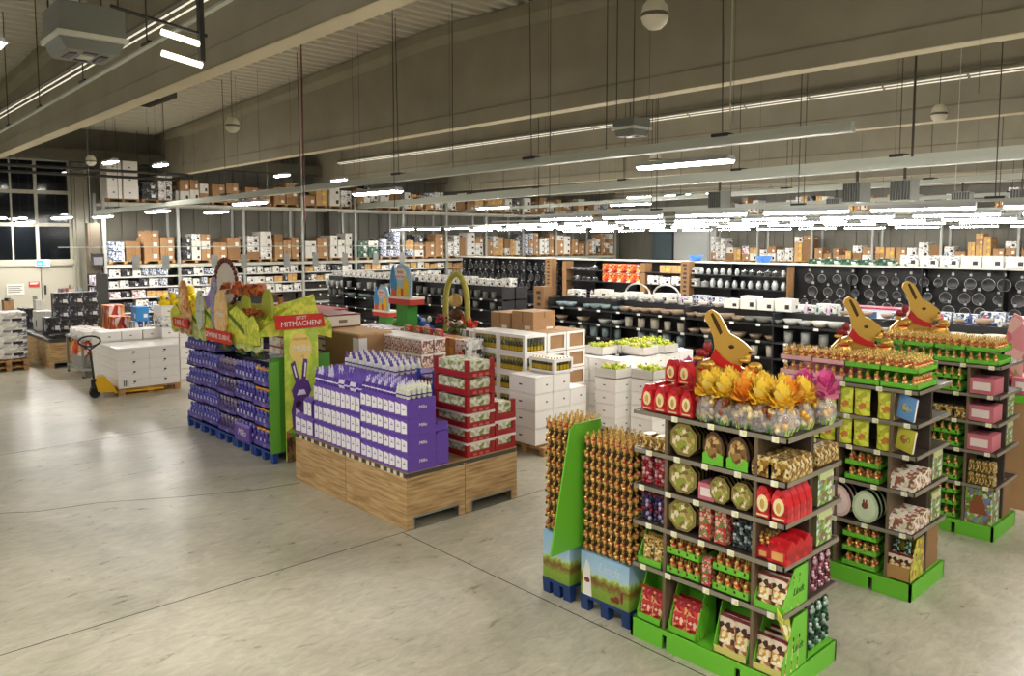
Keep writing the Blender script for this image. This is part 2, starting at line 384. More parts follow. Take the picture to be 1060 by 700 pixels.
for x, y, z, lb in ((9.44, 6.6, 4.12, 'big bright linear lamp hanging below the nearest trunking'), (8.82, 13.54, 4.0, 'bright lamp above the centre-left aisle'), (8.41, 18.57, 3.95, 'bright lamp in front of the left racks'),
                    (7.5, 27.4, 3.8, 'lamp in front of the left rack corner post'), (7.98, 23.78, 3.88, 'lamp before the first bay of the far racks'), (6.1, 26.4, 3.72, 'lamp in front of the glazed partition'), (5.5, 28.2, 3.6, 'lamp by the glass near the left edge'),
                    (6.35, 22.3, 5.08, 'small lamp above the wrapped white boxes'), (7.6, 22.3, 5.08, 'small lamp above the white boxes on the high rack'), (13.7, 23.3, 5.05, 'spot lamp near the dangling red pipe'), (11.6, 23.2, 5.08, 'small lamp under the second concrete beam'), (10.4, 25.5, 3.96, 'lamp in front of the top level of the second left bay'),
                    (.86, 6.05, 4.15, 'glaring lamp at the upper left corner'), (18.5, 21, 4.2, 'lamp above the middle of the left racks'), (20, 16, 4.2, 'lamp above the pan shelves')):
    hang(LB.put((x, y, z), 0, lb, None, (.8, .5, 1) if 'small' in lb or 'spot' in lb else None), z)
for i, (x, y) in enumerate([(1.2, .3), (1.5, -2.4), (3.4, -1.2), (5.6, -1.9), (-2, 4.5), (-2, 9), (-2, 0), (8.4, -1.4), (-2, 14), (1.2, 21), (-2, 20), (13, -1)]):  # unseen lamps added for more light on the foreground and rack fronts
    hang(LB.put((x, y, 4.5), 0, f'added linear lamp for extra light, {ORD[i]} of the group outside the view', 'added lamps outside the view'), 4.5)
# lamps seen through the glass
M_FARL = mat('ffffff', .4, emit=5)
FP = proto(tag(obj('yard_lamp', MB().ball((0, 0, 0), .16, .1, .05), M_FARL), 'x', 'lamp'))
for k, (x, z) in enumerate(((5.0, 3.75), (5.45, 3.8), (5.85, 3.85), (6.2, 3.82), (6.5, 3.86), (7.9, 4.0), (8.0, 5.6))):
    FP.put((x, YW+4.5, z), 0, f'distant lamp seen through the glass partition, {ORD[k]} from the left', 'lamps behind the glass partition')
# pendant loudspeakers
t = thing('pendant_speaker', 'x', 'speaker')
obj('upper_shell', MB().lathe([(.02, .17), (.07, .16), (.12, .1), (.14, .02)], n=18), mat('cfc9b4', .5), t)
obj('grille_band', MB().lathe([(.136, .02), (.136, -.02)], n=18), mat('5f5848', .6), t)
obj('lower_shell', MB().lathe([(.14, -.02), (.12, -.08), (.07, -.13), (.02, -.14)], n=18), mat('cfc9b4', .5), t)
obj('cable', MB().tube((0, 0, 0), (0, 0, 1.24), .006, 5), M_ROD, t)
SP = proto(t)
for x, y, z, lb in ((6.57, 4.97, 5.3, 'round cream loudspeaker at the top centre'), (6.62, 15.3, 5.3, 'round cream loudspeaker against the second beam'), (6.55, 24.84, 5.3, 'round cream loudspeaker before the left column'), (15.33, 5.26, 5.3, 'round cream loudspeaker at the upper right'), (14.9, 11.2, 4.9, 'round cream loudspeaker over the middle shelves')):
    for c in SP.put((x, y, z), 0, lb).children:
        if c.name.startswith('cable'): c.location[2] = .16; c.scale[2] = (roofz(y)-z-.18)/1.24
# ceiling cassettes
def cassette(loc, sx, sy, h_, lb):
    t = thing('ceiling_cassette', lb, 'air conditioner', loc)
    obj('casing', MB().box(0, sx, 0, sy, .13, h_), mat('74776f', .5, .2), t)
    obj('rim', MB().box(-.02, sx+.02, -.02, sy+.02, .1, .14), mat('c3c3b6', .5), t)
    obj('lower_case', MB().prism([(0, .1), (sx, .1), (sx-.05, 0), (.05, 0)], .03, sy-.03, 'y'), mat('6e7169', .5), t)
    for a, b, c, d in ((.1, .16, .15, sy-.15), (sx-.16, sx-.1, .15, sy-.15), (.2, sx-.2, .08, .14), (.2, sx-.2, sy-.14, sy-.08)):
        obj('air_slot', MB().box(a, b, c, d, -.008, .01), M_BLACK, t)
    obj('intake_grille', MB().box(.2, sx-.2, .2, sy-.2, -.01, .005), mat('b7b7aa', .6), t)
    for a in (.04, sx-.04):
        for b in (.04, sy-.04): obj('hanger_rod', MB().tube((a, b, h_), (a, b, roofz(loc[1])-loc[2]), .008, 5), M_ROD, t)
cassette((1.72, 7.24, 4.6), .5, .55, .38, 'grey ceiling cassette at the upper left by the first beam')
cassette((9.75, 7.75, 4.68), .42, .42, .27, 'small grey ceiling cassette beside the big bright lamp')
t = thing('spot_light_bracket', 'bracket with two short lamps at the upper left', 'lamp', (2.25, 6.7, 4.75))
obj('arm', MB().tube((-.3, 0, .1), (.45, 0, .0), .015).box(.38, .42, -.03, .03, -.22, .35), M_DARK, t)
for dz in (0, -.17): obj('short_tube', MB().tube((.08, 0, dz-.03), (.4, 0, dz-.08), .025), mat('fff3d8', .4, emit=1.6), t)
# wires and pipes from the roof
for i, (x, y, z0, rr, c, nm, lb) in enumerate([
    (7.4, 13.9, 3.4, .014, '6b2a22', 'sprinkler_pipe', 'thin red pipe dropping from the roof near the left beam'), (9.75, 8.3, 4.4, .008, '2c281f', 'suspension_cable', 'dark cable just right of the ceiling cassette'),
    (7.66, 11.22, 3.6, .007, '2c281f', 'suspension_cable', 'dark cable hanging before the second beam'), (13.6, 5.05, 4.4, .02, '3a3327', 'support_rod', 'thick dark rod at the upper right holding the trunking'),
    (9.3, 9.12, 4.4, .006, '4a4335', 'suspension_cable', 'thin cable left of the ceiling cassette'), (9.5, 5.9, 4.4, .012, 'b9b5a5', 'suspension_rod', 'pale rod holding the nearest trunking'),
    (14.9, 4.8, 3.9, .006, 'cfc9b8', 'suspension_cable', 'white cable right of the trunking end'), (9.0, 11.3, 4.3, .006, '2c281f', 'suspension_cable', 'dark cable before the middle beam'), (8.2, 15.5, 3.5, .012, 'b3aea0', 'downpipe', 'white thin pipe beside the red pipe')]):
    tag(obj(nm, MB().tube((0, 0, z0), (0, 0, roofz(y)), rr, 6), mat(c, .5), loc=(x, y, 0)), lb, 'pipe' if 'pipe' in nm else 'cable')
wr = proto(tag(obj('hanger_wire', MB().tube((0, 0, 0), (0, 0, 1), .003, 4), mat('4f4838', .6)), 'x', 'cable'))
for j, x in enumerate((9.6, 15.6, 21.6)):
    for k in range(8):
        y = 3+k*3.1+rnd.uniform(-.4, .4)
        wr.put((x-.15, y, 4.6), 0, f'thin hanger wire, {ORD[k]} from the right before the {ORD[j+1]} beam', 'thin wires before the concrete beams', (1, 1, roofz(y)-4.6))
# speaker-like fan heaters on the second trunking
t = thing('fan_heater', 'x', 'heater')
obj('casing', MB().box(-.25, .25, -.3, .3, -.3, .3), mat('8b8e88', .5), t); mb = MB()
for k in range(7): mb.box(-.29, -.25, -.28+k*.085, -.24+k*.085, -.27, .27)
obj('louvres', mb, mat('4a4c48', .5), t); obj('bracket', MB().box(-.03, .03, -.03, .03, .3, .65), M_ROD, t)
FH = proto(t)
for k, (x, y, z) in enumerate(((15, 9.7, 3.9), (15, 6.5, 4.12), (15, 5.6, 3.98), (20.5, 12.6, 3.95), (20.5, 9.2, 4.05), (20.5, 6.1, 4.1), (20, 4.9, 4.1), (18, 20, 3.95), (18, 17, 3.95))):
    x, z = (14.2+(y-.5)*3.2/27.8, 3.93) if k < 3 else (18.6+(y-1)*4.3/27.2, 3.93)
    FH.put((x, y, z), rnd.uniform(-.3, .3), f'grey fan heater hung under trunking, {ORD[k]} of the suspended row', 'fan heaters under the trunking', .62)
# small red fire-detector flag and hanging aisle signs
t = thing('aisle_sign', 'x', 'sign')
obj('panel', MB().box(-.008, .008, -.1, .1, -.42, 0), mat('8f9290', .4, .2), t); obj('wire', MB().tube((0, 0, 0), (0, 0, .25), .004, 4), M_ROD, t)
AS = proto(t)
for k, (x, y) in enumerate(((7.1, 23), (7.9, 23), (9.3, 23), (10.2, 23), (11.6, 23), (12.6, 23), (13.7, 23), (14.9, 23), (16, 23))):
    AS.put((x, y, 2.62), pi/2, f'grey hanging panel above the left aisle, {ORD[k]} from the left', 'grey panels hanging above the left aisle')
tag(obj('sign_rail', MB().box(5.2, 17, -.015, .015, 0, .03).tube((6, 0, .03), (6, 0, roofz(23)-2.85), .004, 4).tube((11, 0, .03), (11, 0, roofz(23)-2.85), .004, 4).tube((15.5, 0, .03), (15.5, 0, roofz(23)-2.85), .004, 4), M_TRAY, loc=(0, 23, 2.84)), 'thin pale rail carrying the grey hanging panels', 'rail')
# ================================================================== goods protos
def carton_mesh(body, tape, lab, two=True):
    mb = MB(); mb.prism([(-.5+.012, -.5), (.5-.012, -.5), (.5, -.488), (.5, .488), (.488, .5), (-.488, .5), (-.5, .488), (-.5, -.488)], 0, 1, 'z')
    mb.box(-.502, .502, -.035, .035, .6, 1.004, 1).box(-.035, .035, -.502, .502, .8, 1.0035, 1)
    if lab: mb.box(-.503, .503, -.36, -.1, .2, .55, 2).box(.08, .38, -.503, .503, .25, .5, 2)
    return mb.mesh('carton', [body, tape, lab or tape])
M_TAPE = mat('8a6238', .35); M_TAPEW = mat('c9c5bc', .35)
P_BLK = pmat(['202022', '2c2c30', '111111', '8d8f95', '3a3a42'], 7, .4); P_WHT = pmat(['e5e2da', 'd8d7d3', 'f0eee8', '70727a', 'c9c6c0'], 6, .5)
P_BLU = pmat(['3d5078', 'c9cdd6', '2a3346', '93a2bd', 'e4e6ea'], 8, .5); P_RED = pmat(['c23a22', 'e2542a', 'f0a03a', 'a02018', 'f4ded0'], 5, .45)
P_PNK = pmat(['c9a5ad', 'e6dde0', '7e4a58', 'efe9ea', '8a8a92'], 8, .5); P_GRN = pmat(['1f4d38', '2c6b4c', '16382a', 'a8b8a8'], 5, .5)
def cprotos():
    D = {}
    for k, nm, M, T, Lb, cat in (('brown', 'carton', M_CARD, M_TAPE, M_WHITE, 'box'), ('dark brown', 'carton', M_CARD2, M_TAPE, None, 'box'), ('tan', 'carton', M_CARD3, M_TAPE, M_YEL, 'box'),
                        ('white', 'appliance_box', mat('dedbd2', .5), M_TAPEW, P_BLK, 'box'), ('black printed', 'appliance_box', P_BLK, M_BLACK, M_WHITE, 'box'), ('white printed', 'appliance_box', P_WHT, M_WHITE, P_BLK, 'box'),
                        ('blue and white', 'appliance_box', P_BLU, M_WHITE, M_WHITE, 'box'), ('pink and white', 'appliance_box', P_PNK, M_WHITE, M_WHITE, 'box'), ('dark green', 'plastic_crate', P_GRN, mat('183a2b', .5), M_WHITE, 'crate'), ('red', 'pan_box', P_RED, M_RED, P_RED, 'box')):
        D[k] = proto(tag(obj(nm, carton_mesh(M, T, Lb)), 'x', cat))
    mb = MB().prism([(-.49, -.5), (.49, -.5), (.5, -.49), (.5, .49), (.49, .5), (-.49, .5), (-.5, .49), (-.5, -.49)], 0, 1, 'z').box(-.502, -.5, .0, .12, .42, .52, 1).box(.1, .2, -.502, -.5, .42, .52, 1).box(-.501, .501, -.501, .501, .93, .94, 2).box(-.5, .5, -.004, .004, 1, 1.004, 2)
    D['plain white'] = proto(tag(obj('white_carton', mb.mesh('wc', [mat('f3efea', .5), mat('5a5650', .5), mat('b5aea4', .5)])), 'x', 'box'))
    return D
CP = cprotos()
# pallets
t = thing('wooden_pallet', 'x', 'pallet'); mb = MB()
for k in range(5): mb.box(-.4+k*.1725, -.29+k*.1725, -.5, .5, .1, .12)
for k in (-.45, 0, .45): mb.box(-.4, .4, k-.05, k+.05, .08, .1)
for k in (-.35, 0, .35): mb.box(k-.05, k+.05, -.5, .5, 0, .02)
obj('deck', mb, M_PLW, t)
for a in (-.35, 0, .35):
    for b in (-.45, 0, .45): obj('block', MB().box(a-.05, a+.05, b-.05, b+.05, .02, .08), M_PLW, t)
PAL = proto(t)
mb = MB()
for k in range(5): mb.box(-.4+k*.1725, -.29+k*.1725, -.5, .5, .1, .12)
for k in (-.45, 0, .45): mb.box(-.4, .4, k-.05, k+.05, .02, .1)
PALF = proto(tag(obj('wooden_pallet', mb, M_PLW), 'x', 'pallet'))
# ================================================================== pallet racks
M_POST = mat('a8aaa4', .45, .3); M_BEAM = mat('b9b7ab', .5); M_SHELF = mat('c9c8c2', .5)
def rack_bay(x0, y0, ax, ln, dep, levels, top, label, group, post_end=False, shelves=()):
    """bay starting at (x0,y0) running along +x or +y by ln; depth dep away from the aisle"""
    t = thing('pallet_rack_bay', label, 'rack', (x0, y0, 0), 0, group)
    def bx(mb, a0, a1, d0, d1, z0, z1, mi=0):
        return mb.box(a0, a1, d0, d1, z0, z1, mi) if ax == 'x' else mb.box(d0, d1, a0, a1, z0, z1, mi)
    for e in ([0, ln] if post_end else [0]):
        for d in (0, dep-.09):
            mb = bx(MB(), e-.045, e+.045, d, d+.09, 0, top)
            obj('upright', mb, M_POST, t)
    for z in levels:
        for d in (0, dep-.05): obj('load_beam', bx(MB(), .045, ln-.045, d, d+.05, z-.11, z-.005), M_BEAM, t)
        obj('deck', bx(MB(), .05, ln-.05, .05, dep-.05, z-.02, z), mat('76746a', .7), t)
    for z in shelves: obj('shelf', bx(MB(), .05, ln-.05, .02, .6, z-.045, z), M_SHELF, t)
    if shelves: obj('back_panel', bx(MB(), .05, ln-.05, .62, .65, .05, levels[0]-.12), mat('4c4b46', .7), t)
    return t
kinds = ['brown']*6+['dark brown']*2+['tan']*3+['white']*3+['white printed']*3+['black printed', 'blue and white']
def fill_pallet(cx, cy, z, ax, wd, hmax, style, where, grp, dep=.8):
    PALF.put((cx, cy, z), 0 if ax == 'y' else pi/2, 'flat wooden pallet, '+where, 'pallets on the '+grp, (1, wd/1.0, 1))
    n = rnd.choice([2, 2, 3]) if style is None or style != 'white tall' else 1
    if style == 'white tall': n = 2
    for c in range(n):
        zz = z+.12; w1 = wd/n; k0 = style or rnd.choice(kinds)
        if style == 'white tall': k0 = 'plain white'
        hm = hmax*rnd.uniform(.6, 1.0) if style != 'white tall' else hmax; L = 0
        while zz < z+hm-.12 and L < 5:
            h_ = rnd.uniform(.24, .42) if style != 'white tall' else .42
            h_ = min(h_, z+hm-zz+.06); k = k0 if style == 'white tall' or rnd.random() < .75 else rnd.choice(kinds)
            ww = w1*rnd.uniform(.86, .97); dd = dep*rnd.uniform(.75, 1)
            p = (cx+(-wd/2+w1*(c+.5)), cy-dep/2+dd/2, zz) if ax == 'x' else (cx-dep/2+dd/2, cy+(-wd/2+w1*(c+.5)), zz)
            sc = (dd, ww, h_); ro = pi/2 if ax == 'x' else 0
            CP[k].put(p, ro, f'{k} box, {ORD[L]} layer, {ORD[c]} column, {where}', None, sc)
            zz += h_+.002; L += 1
BAY = 2.355
for i in range(11):
    x = 7.65+i*BAY
    rack_bay(x, 27.8, 'x', BAY, 1.1, [2.235, 4.3], 4.75 if i else 4.6, f'grey pallet rack bay on the far wall, {ORD[i]} from the column at left', 'rack bays along the far wall', i == 10, (1.83, 1.48, 1.13, .63, .12) if i < 8 else (1.5, .8))
    for j in range(2):
        cx = x+BAY*(.27+.47*j)
        wh = f'{ORD[j]} pallet, {ORD[i]} far-wall bay'
        fill_pallet(cx, 28.3, 2.235, 'x', 1.02, 1.15, ['brown', 'brown', 'brown', 'white', 'blue and white', 'brown', None][i] if i < 7 and j else ('dark green' if i == 4 else None), wh+', lower level', 'lower level of the far-wall racks')
        fill_pallet(cx, 28.3, 4.3, 'x', 1.02, 1.3 if i == 0 and j == 0 else .95, 'white tall' if (i, j) == (0, 0) else ('brown' if i in (1, 2) else None), wh+', top level', 'top level of the far-wall racks')
YB0 = 2.7
for i in range(8):
    y = 3.3-2.7+i*2.7
    rack_bay(34.0, y, 'y', 2.7, 1.1, [1.97, 4.25], 4.7, f'grey pallet rack bay on the right wall, {ORD[i]} from the right', 'rack bays along the right wall', i == 7)
    for j in range(3):
        wh = f'{ORD[j]} pallet, {ORD[i]} right-wall bay'
        st = [None, 'brown', None, 'blue and white', None, 'pink and white', 'tan', 'white printed'][(i*3+j*5) % 8]
        fill_pallet(34.5, y+.47+j*.87, 1.97, 'y', .82, rnd.choice([.8, 1.05, 1.3]), st, wh+', lower level', 'lower level of the right-wall racks')
        if i > 1 and (i+j) % 4: fill_pallet(34.5, y+.47+j*.87, 4.25, 'y', .82, .8, None, wh+', top level', 'top level of the right-wall racks')
# small goods on the lower shelves of the far-wall racks
sh = (1.83, 1.48, 1.13, .63, .12)
names = ['top', 'second', 'third', 'fourth', 'bottom']
for i in range(8):
    for s, z in enumerate(sh):
        if (i > 0 and s > 2) or (i > 2 and s > 1): continue
        x = 7.65+i*BAY+.1; k = 0
        while x < 7.65+(i+1)*BAY-.35:
            ww = rnd.uniform(.2, .42); hh = min(rnd.uniform(.17, .29), .3)
            if i == 0 and s == 3: hh = rnd.uniform(.3, .45)
            kd = rnd.choice(['black printed']*3+['white printed']*2+['white', 'blue and white', 'pink and white', 'tan']) if i < 2 else rnd.choice(['white', 'white printed', 'white printed', 'black printed', 'tan'])
            if i == 0 and s == 4: kd, ww, hh = 'black printed', .5, .38
            CP[kd].put((x+ww/2, 28.02, z), pi/2, f'{kd} product box, {ORD[k]} on the {names[s]} shelf, {ORD[i]} far-wall rack bay', f'product boxes on the {names[s]} shelf of far-wall bay {ORD[i]}', (.3, ww, hh), nm='product_box')
            x += ww+rnd.uniform(.01, .08); k += 1
# ================================================================== gondola shelving
M_GSH = mat('1c1c1e', .5); M_TAG = mat('e8e8e4', .5); PTAG = MB().box(-.006, -.001, 0, .09, -.04, .005).mesh('tag', [M_TAG])
def gondola(name, x, y0, y1, top, shelves, label, dep=.9, back=True, topc=None, tags=True):
    t = thing(name, label, 'shelf unit', (x, y0, 0)); n = y1-y0
    obj('plinth', MB().box(.02, dep-.02, 0, n, 0, .12), M_GSH, t)
    obj('back_panel', MB().box(dep/2-.02, dep/2+.02, 0, n, .12, top), M_GSH, t)
    k = 0
    while k <= n+.01:
        obj('upright', MB().box(.02, dep-.02, min(k, n-.03), min(k, n-.03)+.03, .1, top), M_GSH, t); k += 1.9
    for z in shelves:
        s = obj('shelf', MB().box(0, dep, 0, n, z-.03, z), M_GSH, t)
        if tags:
            k = .2
            while k < n: obj('price_tag', PTAG, None, s, (0, k, z)); k += .55
    if topc: obj('top_board', MB().box(-.02, dep+.02, 0, n, top, top+.04), mat(topc, .4), t)
    return t
def lathe_item(nm, cat, prof, M, n=12, extra=None):
    mb = MB().lathe(prof, n=n)
    if extra: extra(mb)
    return proto(tag(obj(nm, mb, M), 'x', cat))
G_ST = mat('a9aaa6', .45); G_BL = mat('7d8f92', .45); G_CR = mat('cfc8b6', .45); G_BR = mat('94806a', .5); G_GR = mat('6a6b66', .45)
IT = {}
bowl = [(.04, 0), (.075, .015), (.115, .08), (.11, .08), (.07, .02), (.01, .012)]
potp = [(.1, 0), (.11, .01), (.11, .13), (.116, .135), (.09, .15), (.03, .165), (.015, .19), (.005, .192)]
cupp = [(.05, 0), (.06, .02), (.065, .16), (.06, .16), (.05, .02), (.01, .015)]
vasp = [(.05, 0), (.08, .08), (.07, .16), (.04, .2), (.05, .23), (.04, .22), (.01, .05)]
for c, M in (('grey', G_ST), ('teal', G_BL), ('cream', G_CR), ('brown', G_BR), ('dark grey', G_GR)):
    IT[c+' bowl'] = lathe_item('bowl', 'bowl', bowl, M); IT[c+' pot'] = lathe_item('plant_pot', 'pot', cupp, M); IT[c+' lidded pot'] = lathe_item('lidded_pot', 'pot', potp, M)
GL = mat('c3cbc9', .12, .2); IT['glass vase'] = lathe_item('glass_vase', 'vase', vasp, GL); IT['steel pot'] = lathe_item('saucepan', 'pot', potp, mat('b7b9b8', .25, .85), extra=lambda mb: mb.box(.11, .2, -.01, .01, .1, .12))
def row(kindsl, x, y0, y1, z, pitch, what, grp, sc=(.9, 1.25), jit=.02, dx=.18):
    y = y0; k = 0; kd = rnd.choice(kindsl)
    while y < y1:
        if rnd.random() < .25: kd = rnd.choice(kindsl)
        if rnd.random() > .06:
            s = rnd.uniform(*sc)
            if kd in CP: CP[kd].put((x+dx, y, z), 0, f'{kd} box, {ORD[k]} from the right {what}', grp, (.26, pitch*.9, .2*s), nm='boxed_goods')
            else: IT[kd].put((x+dx+rnd.uniform(-jit, jit), y, z), rnd.uniform(0, 6), f'{kd}, {ORD[k]} from the right {what}', grp, s)
        y += pitch; k += 1
# first gondola with crockery
gondola('shelf_unit', 13.0, 3.3, 12.8, 1.72, (.32, .6, .905, 1.2, 1.51), 'long black shelf unit with crockery behind the white boxes')
ck = ['grey bowl', 'teal bowl', 'cream bowl', 'brown bowl', 'dark grey bowl']; cp = ['grey pot', 'dark grey pot', 'cream pot', 'teal lidded pot', 'grey bowl', 'brown bowl', 'teal pot']
row(ck+['cream bowl'], 13, 3.6, 12.7, 1.51, .27, 'on the top crockery shelf', 'bowls on the top crockery shelf', (1.15, 1.5))
row(cp, 13, 3.6, 12.7, 1.2, .33, 'on the middle crockery shelf', 'crockery on the middle shelf', (1.1, 1.55))
row(cp, 13, 3.6, 12.7, .905, .33, 'on the lower crockery shelf', 'crockery on the lower shelf', (1.1, 1.5))
row(['cream bowl', 'brown bowl', 'grey bowl', 'white'], 13.3, 3.5, 12.6, 1.73, .36, 'on top of the crockery unit', 'goods on top of the crockery unit', (.8, 1.3))
row(['white', 'white printed', 'white'], 13.1, 10.0, 12.7, 1.73, .42, 'in the white boxes topping the crockery unit', 'white boxes topping the crockery unit', (.6, 1.0), dx=.6)
# left continuation with dark pots and glass
gondola('shelf_unit', 13.0, 14.4, 23.6, 1.85, (.6, .95, 1.27, 1.55), 'long black shelf unit with glass and pots left of the cardboard post')
row(['dark grey pot', 'grey pot', 'glass vase'], 13, 14.6, 23.4, 1.55, .32, 'on the upper glassware shelf', 'glassware on the upper shelf', (1.0, 1.3))
row(['dark grey bowl', 'dark grey pot', 'teal bowl'], 13, 14.6, 23.4, 1.27, .34, 'on the middle glassware shelf', 'dark bowls on the middle shelf', (1.1, 1.4))
row(['grey bowl', 'grey pot', 'white printed'], 13, 14.6, 23.4, 1.86, .3, 'on top of the glassware unit', 'goods topping the glassware unit', (.8, 1.1), dx=.45)
# second gondola: textiles and bottles
gondola('shelf_unit', 17.5, 3.5, 27, 1.3, (.6, .97), 'black shelf unit of small household goods behind the crockery')
SM = []
for c1, c2, nm in (('c9b6c8', '5c2f3a', 'pale'), ('aebfb8', '3d5a55', 'green-grey'), ('b84a4a', '5f2430', 'dark red'), ('3b4f86', '202c50', 'blue'), ('e3e0d8', '888', 'white')):
    mb = MB().lathe([(.04, 0), (.045, .02), (.045, .17), (.02, .21), (.018, .24), (.005, .24)], n=8).box(-.047, .047, -.02, .02, .05, .14, 1)
    SM.append((nm, proto(tag(obj('bottle', mb, [mat(c1, .4), mat(c2 if len(c2) == 6 else '888888', .5)]), 'x', 'bottle'))))
for s, (z, nm) in enumerate(((.97, 'upper'), (1.31, 'top'))):
    y = 3.7; k = 0
    while y < 17 and k < 48:
        n_, P = rnd.choice(SM)
        P.put((17.7, y, z), rnd.uniform(0, 6), f'{n_} bottle, {ORD[k]} from the right on the {nm} bottle shelf', f'bottles on the {nm} bottle shelf', rnd.uniform(.8, 1.1))
        y += .27; k += 1
row(['pink and white', 'blue and white', 'white', 'white printed'], 17.95, 4, 14, 1.31, .5, 'behind the row of bottles', 'small boxes behind the bottles', (.8, 1.3))
tag(obj('boxed_set', MB().box(0, .5, 0, 1.5, 0, .26, 0, {'Z': 1}).box(-.01, 0, .2, .5, .05, .2, 2).box(-.01, 0, .8, 1.1, .05, .2, 2).box(-.015, .5, -.01, 1.51, .26, .29, 1), [mat('c9cdd6', .5), mat('a3244a', .5), mat('3a5a7a', .5)], loc=(17.0, 6.1, 1.31)), 'magenta-topped boxed sets stacked between the gold rabbits', 'box')
# third gondola: pan wall
gondola('pan_wall', 22.0, 4.0, 27.5, 2.3, (.78, 1.0), 'tall black wall of hanging pans and pots near the back', topc='d5d4cc', tags=False)
t = thing('frying_pan', 'x', 'pan')
obj('pan_body', MB().lathe([(.115, 0), (.15, .045), (.145, .045), (.11, .008), (.02, .006)], n=16), mat('38383b', .35, .3), t)
obj('rim', MB().lathe([(.145, .04), (.153, .044), (.153, .05), (.145, .05)], n=16, caps=False), mat('a9abad', .3, .5), t)
obj('pan_base', MB().lathe([(.1, -.006), (.1, .001)], n=16), mat('b0b2b5', .25, .8), t)
obj('handle', MB().prism([(-.014, .14), (.014, .14), (.018, .34), (-.018, .34)], .02, .04, 'z'), M_BLACK, t)
obj('card_sleeve', MB().box(-.03, .03, .21, .28, .015, .045), mat('a9aaa9', .5), t)
PAN = proto(t)
k = 0
for rr, (z, nm) in enumerate(((1.93, 'upper'), (1.55, 'middle'), (1.2, 'lower'))):
    for y0, y1 in ((4.4, 11.2), (20.8, 27)):
        y = y0; k = 0
        while y < y1:
            PAN.put((22.1, y, z), 0, f'hanging black pan, {ORD[k]} from right, {nm} row, {"right" if y0 < 10 else "left"} part of wall', f'{nm} row of hanging pans, {"right" if y0 < 10 else "left"} part', rnd.uniform(.7, 1.05), (pi/2, 0, -pi/2))
            y += rnd.uniform(.33, .46); k += 1
obj_sh = thing('shelf_unit', 'black shelf insert with boxed cookware in the pan wall', 'shelf unit', (21.6, 11.4, 0))
for z in (1.15, 1.55, 1.95): obj('shelf', MB().box(0, .4, 0, 8.9, z-.03, z), M_GSH, obj_sh)
obj('side_panel', MB().box(0, .4, -.03, 0, 0, 2.25), M_CARD2, obj_sh); obj('side_panel', MB().box(0, .4, 5.2, 5.4, 0, 2.25), M_CARD2, obj_sh); obj('side_panel', MB().box(0, .4, 8.9, 9.1, 0, 2.25), M_CARD2, obj_sh)
row(['glass vase', 'steel pot'], 21.6, 11.6, 14.6, 1.95, .26, 'on the top cookware shelf', 'glassware on the top cookware shelf', (.8, 1)); row(['steel pot', 'glass vase', 'grey lidded pot'], 21.6, 11.6, 14.6, 1.55, .27, 'on the second cookware shelf', 'pots on the second cookware shelf')
row(['white printed', 'tan'], 21.6, 14.8, 16.5, 1.95, .5, 'in the boxed pots of the top shelf', 'boxed pots, top shelf', (1.1, 1.4)); row(['white printed'], 21.6, 14.8, 16.5, 1.55, .5, 'in the boxed pots of the second shelf', 'boxed pots, second shelf', (1.2, 1.5))
for a in range(4):
    for b in range(2):
        CP['red'].put((21.75, 17.05+a*.42, 1.56+b*.33), 0, f'bright red pan box, {ORD[a]} from the right, {"upper" if b else "lower"} row', 'bright red pan boxes', (.3, .4, .31))
row(['steel pot', 'grey bowl'], 21.6, 19, 20.2, 1.95, .28, 'left of the red boxes, top shelf', 'pots left of the red boxes, top'); row(['steel pot', 'grey bowl'], 21.6, 19, 20.2, 1.55, .28, 'left of the red boxes, lower shelf', 'pots left of the red boxes, lower')
row(['white', 'white', 'white printed'], 22.1, 4.2, 8.4, 2.35, .5, 'in the white boxes above the pan wall', 'white boxes above the pan wall', (1.4, 1.5))
row(['black printed', 'tan', 'dark green', 'white'], 22.1, 8.8, 11.2, 2.35, .5, 'in the mixed goods above the pan wall', 'mixed goods above the pan wall', (.7, 1.2))
for k, (y, z, s) in enumerate(((12.6, 2.35, 1), (15.1, 2.35, 1.1))):
    tag(obj('plastic_tub', MB().lathe([(.16, 0), (.24, .16), (.26, .2), (.25, .2), (.15, .02)], n=16), mat('3f78c4', .35), loc=(22.4, y, z)), ('bright blue plastic tub on the pan wall, nearer the right' if k == 0 else 'blue plastic tub on the pan wall, nearer the middle'), 'tub')
# black bargain tables between the units
gondola('shelf_unit', 26.5, 2, 27, 1.6, (.8, 1.2), 'low dark shelf unit far behind the pan wall', tags=False)
# cardboard posts ending the units
for x, y, h_, lb in ((12.95, 12.9, 1.95, 'printed cardboard post at the end of the crockery unit'), (21.5, 14.75, 2.35, 'printed cardboard post beside the boxed pots'), (21.5, 21.0, 2.35, 'printed cardboard post left of the red boxes')):
    t = thing('cardboard_post', lb, 'post', (x, y, 0)); obj('sleeve', MB().box(0, .3, 0, .32, 0, h_), M_CARD2, t); mb = MB()
    for k in range(int(h_/.14)): mb.box(-.006, 0, .09, .23-(k % 3)*.02, .1+k*.14, .17+k*.14)
    obj('printed_letters', mb, M_DARK, t)
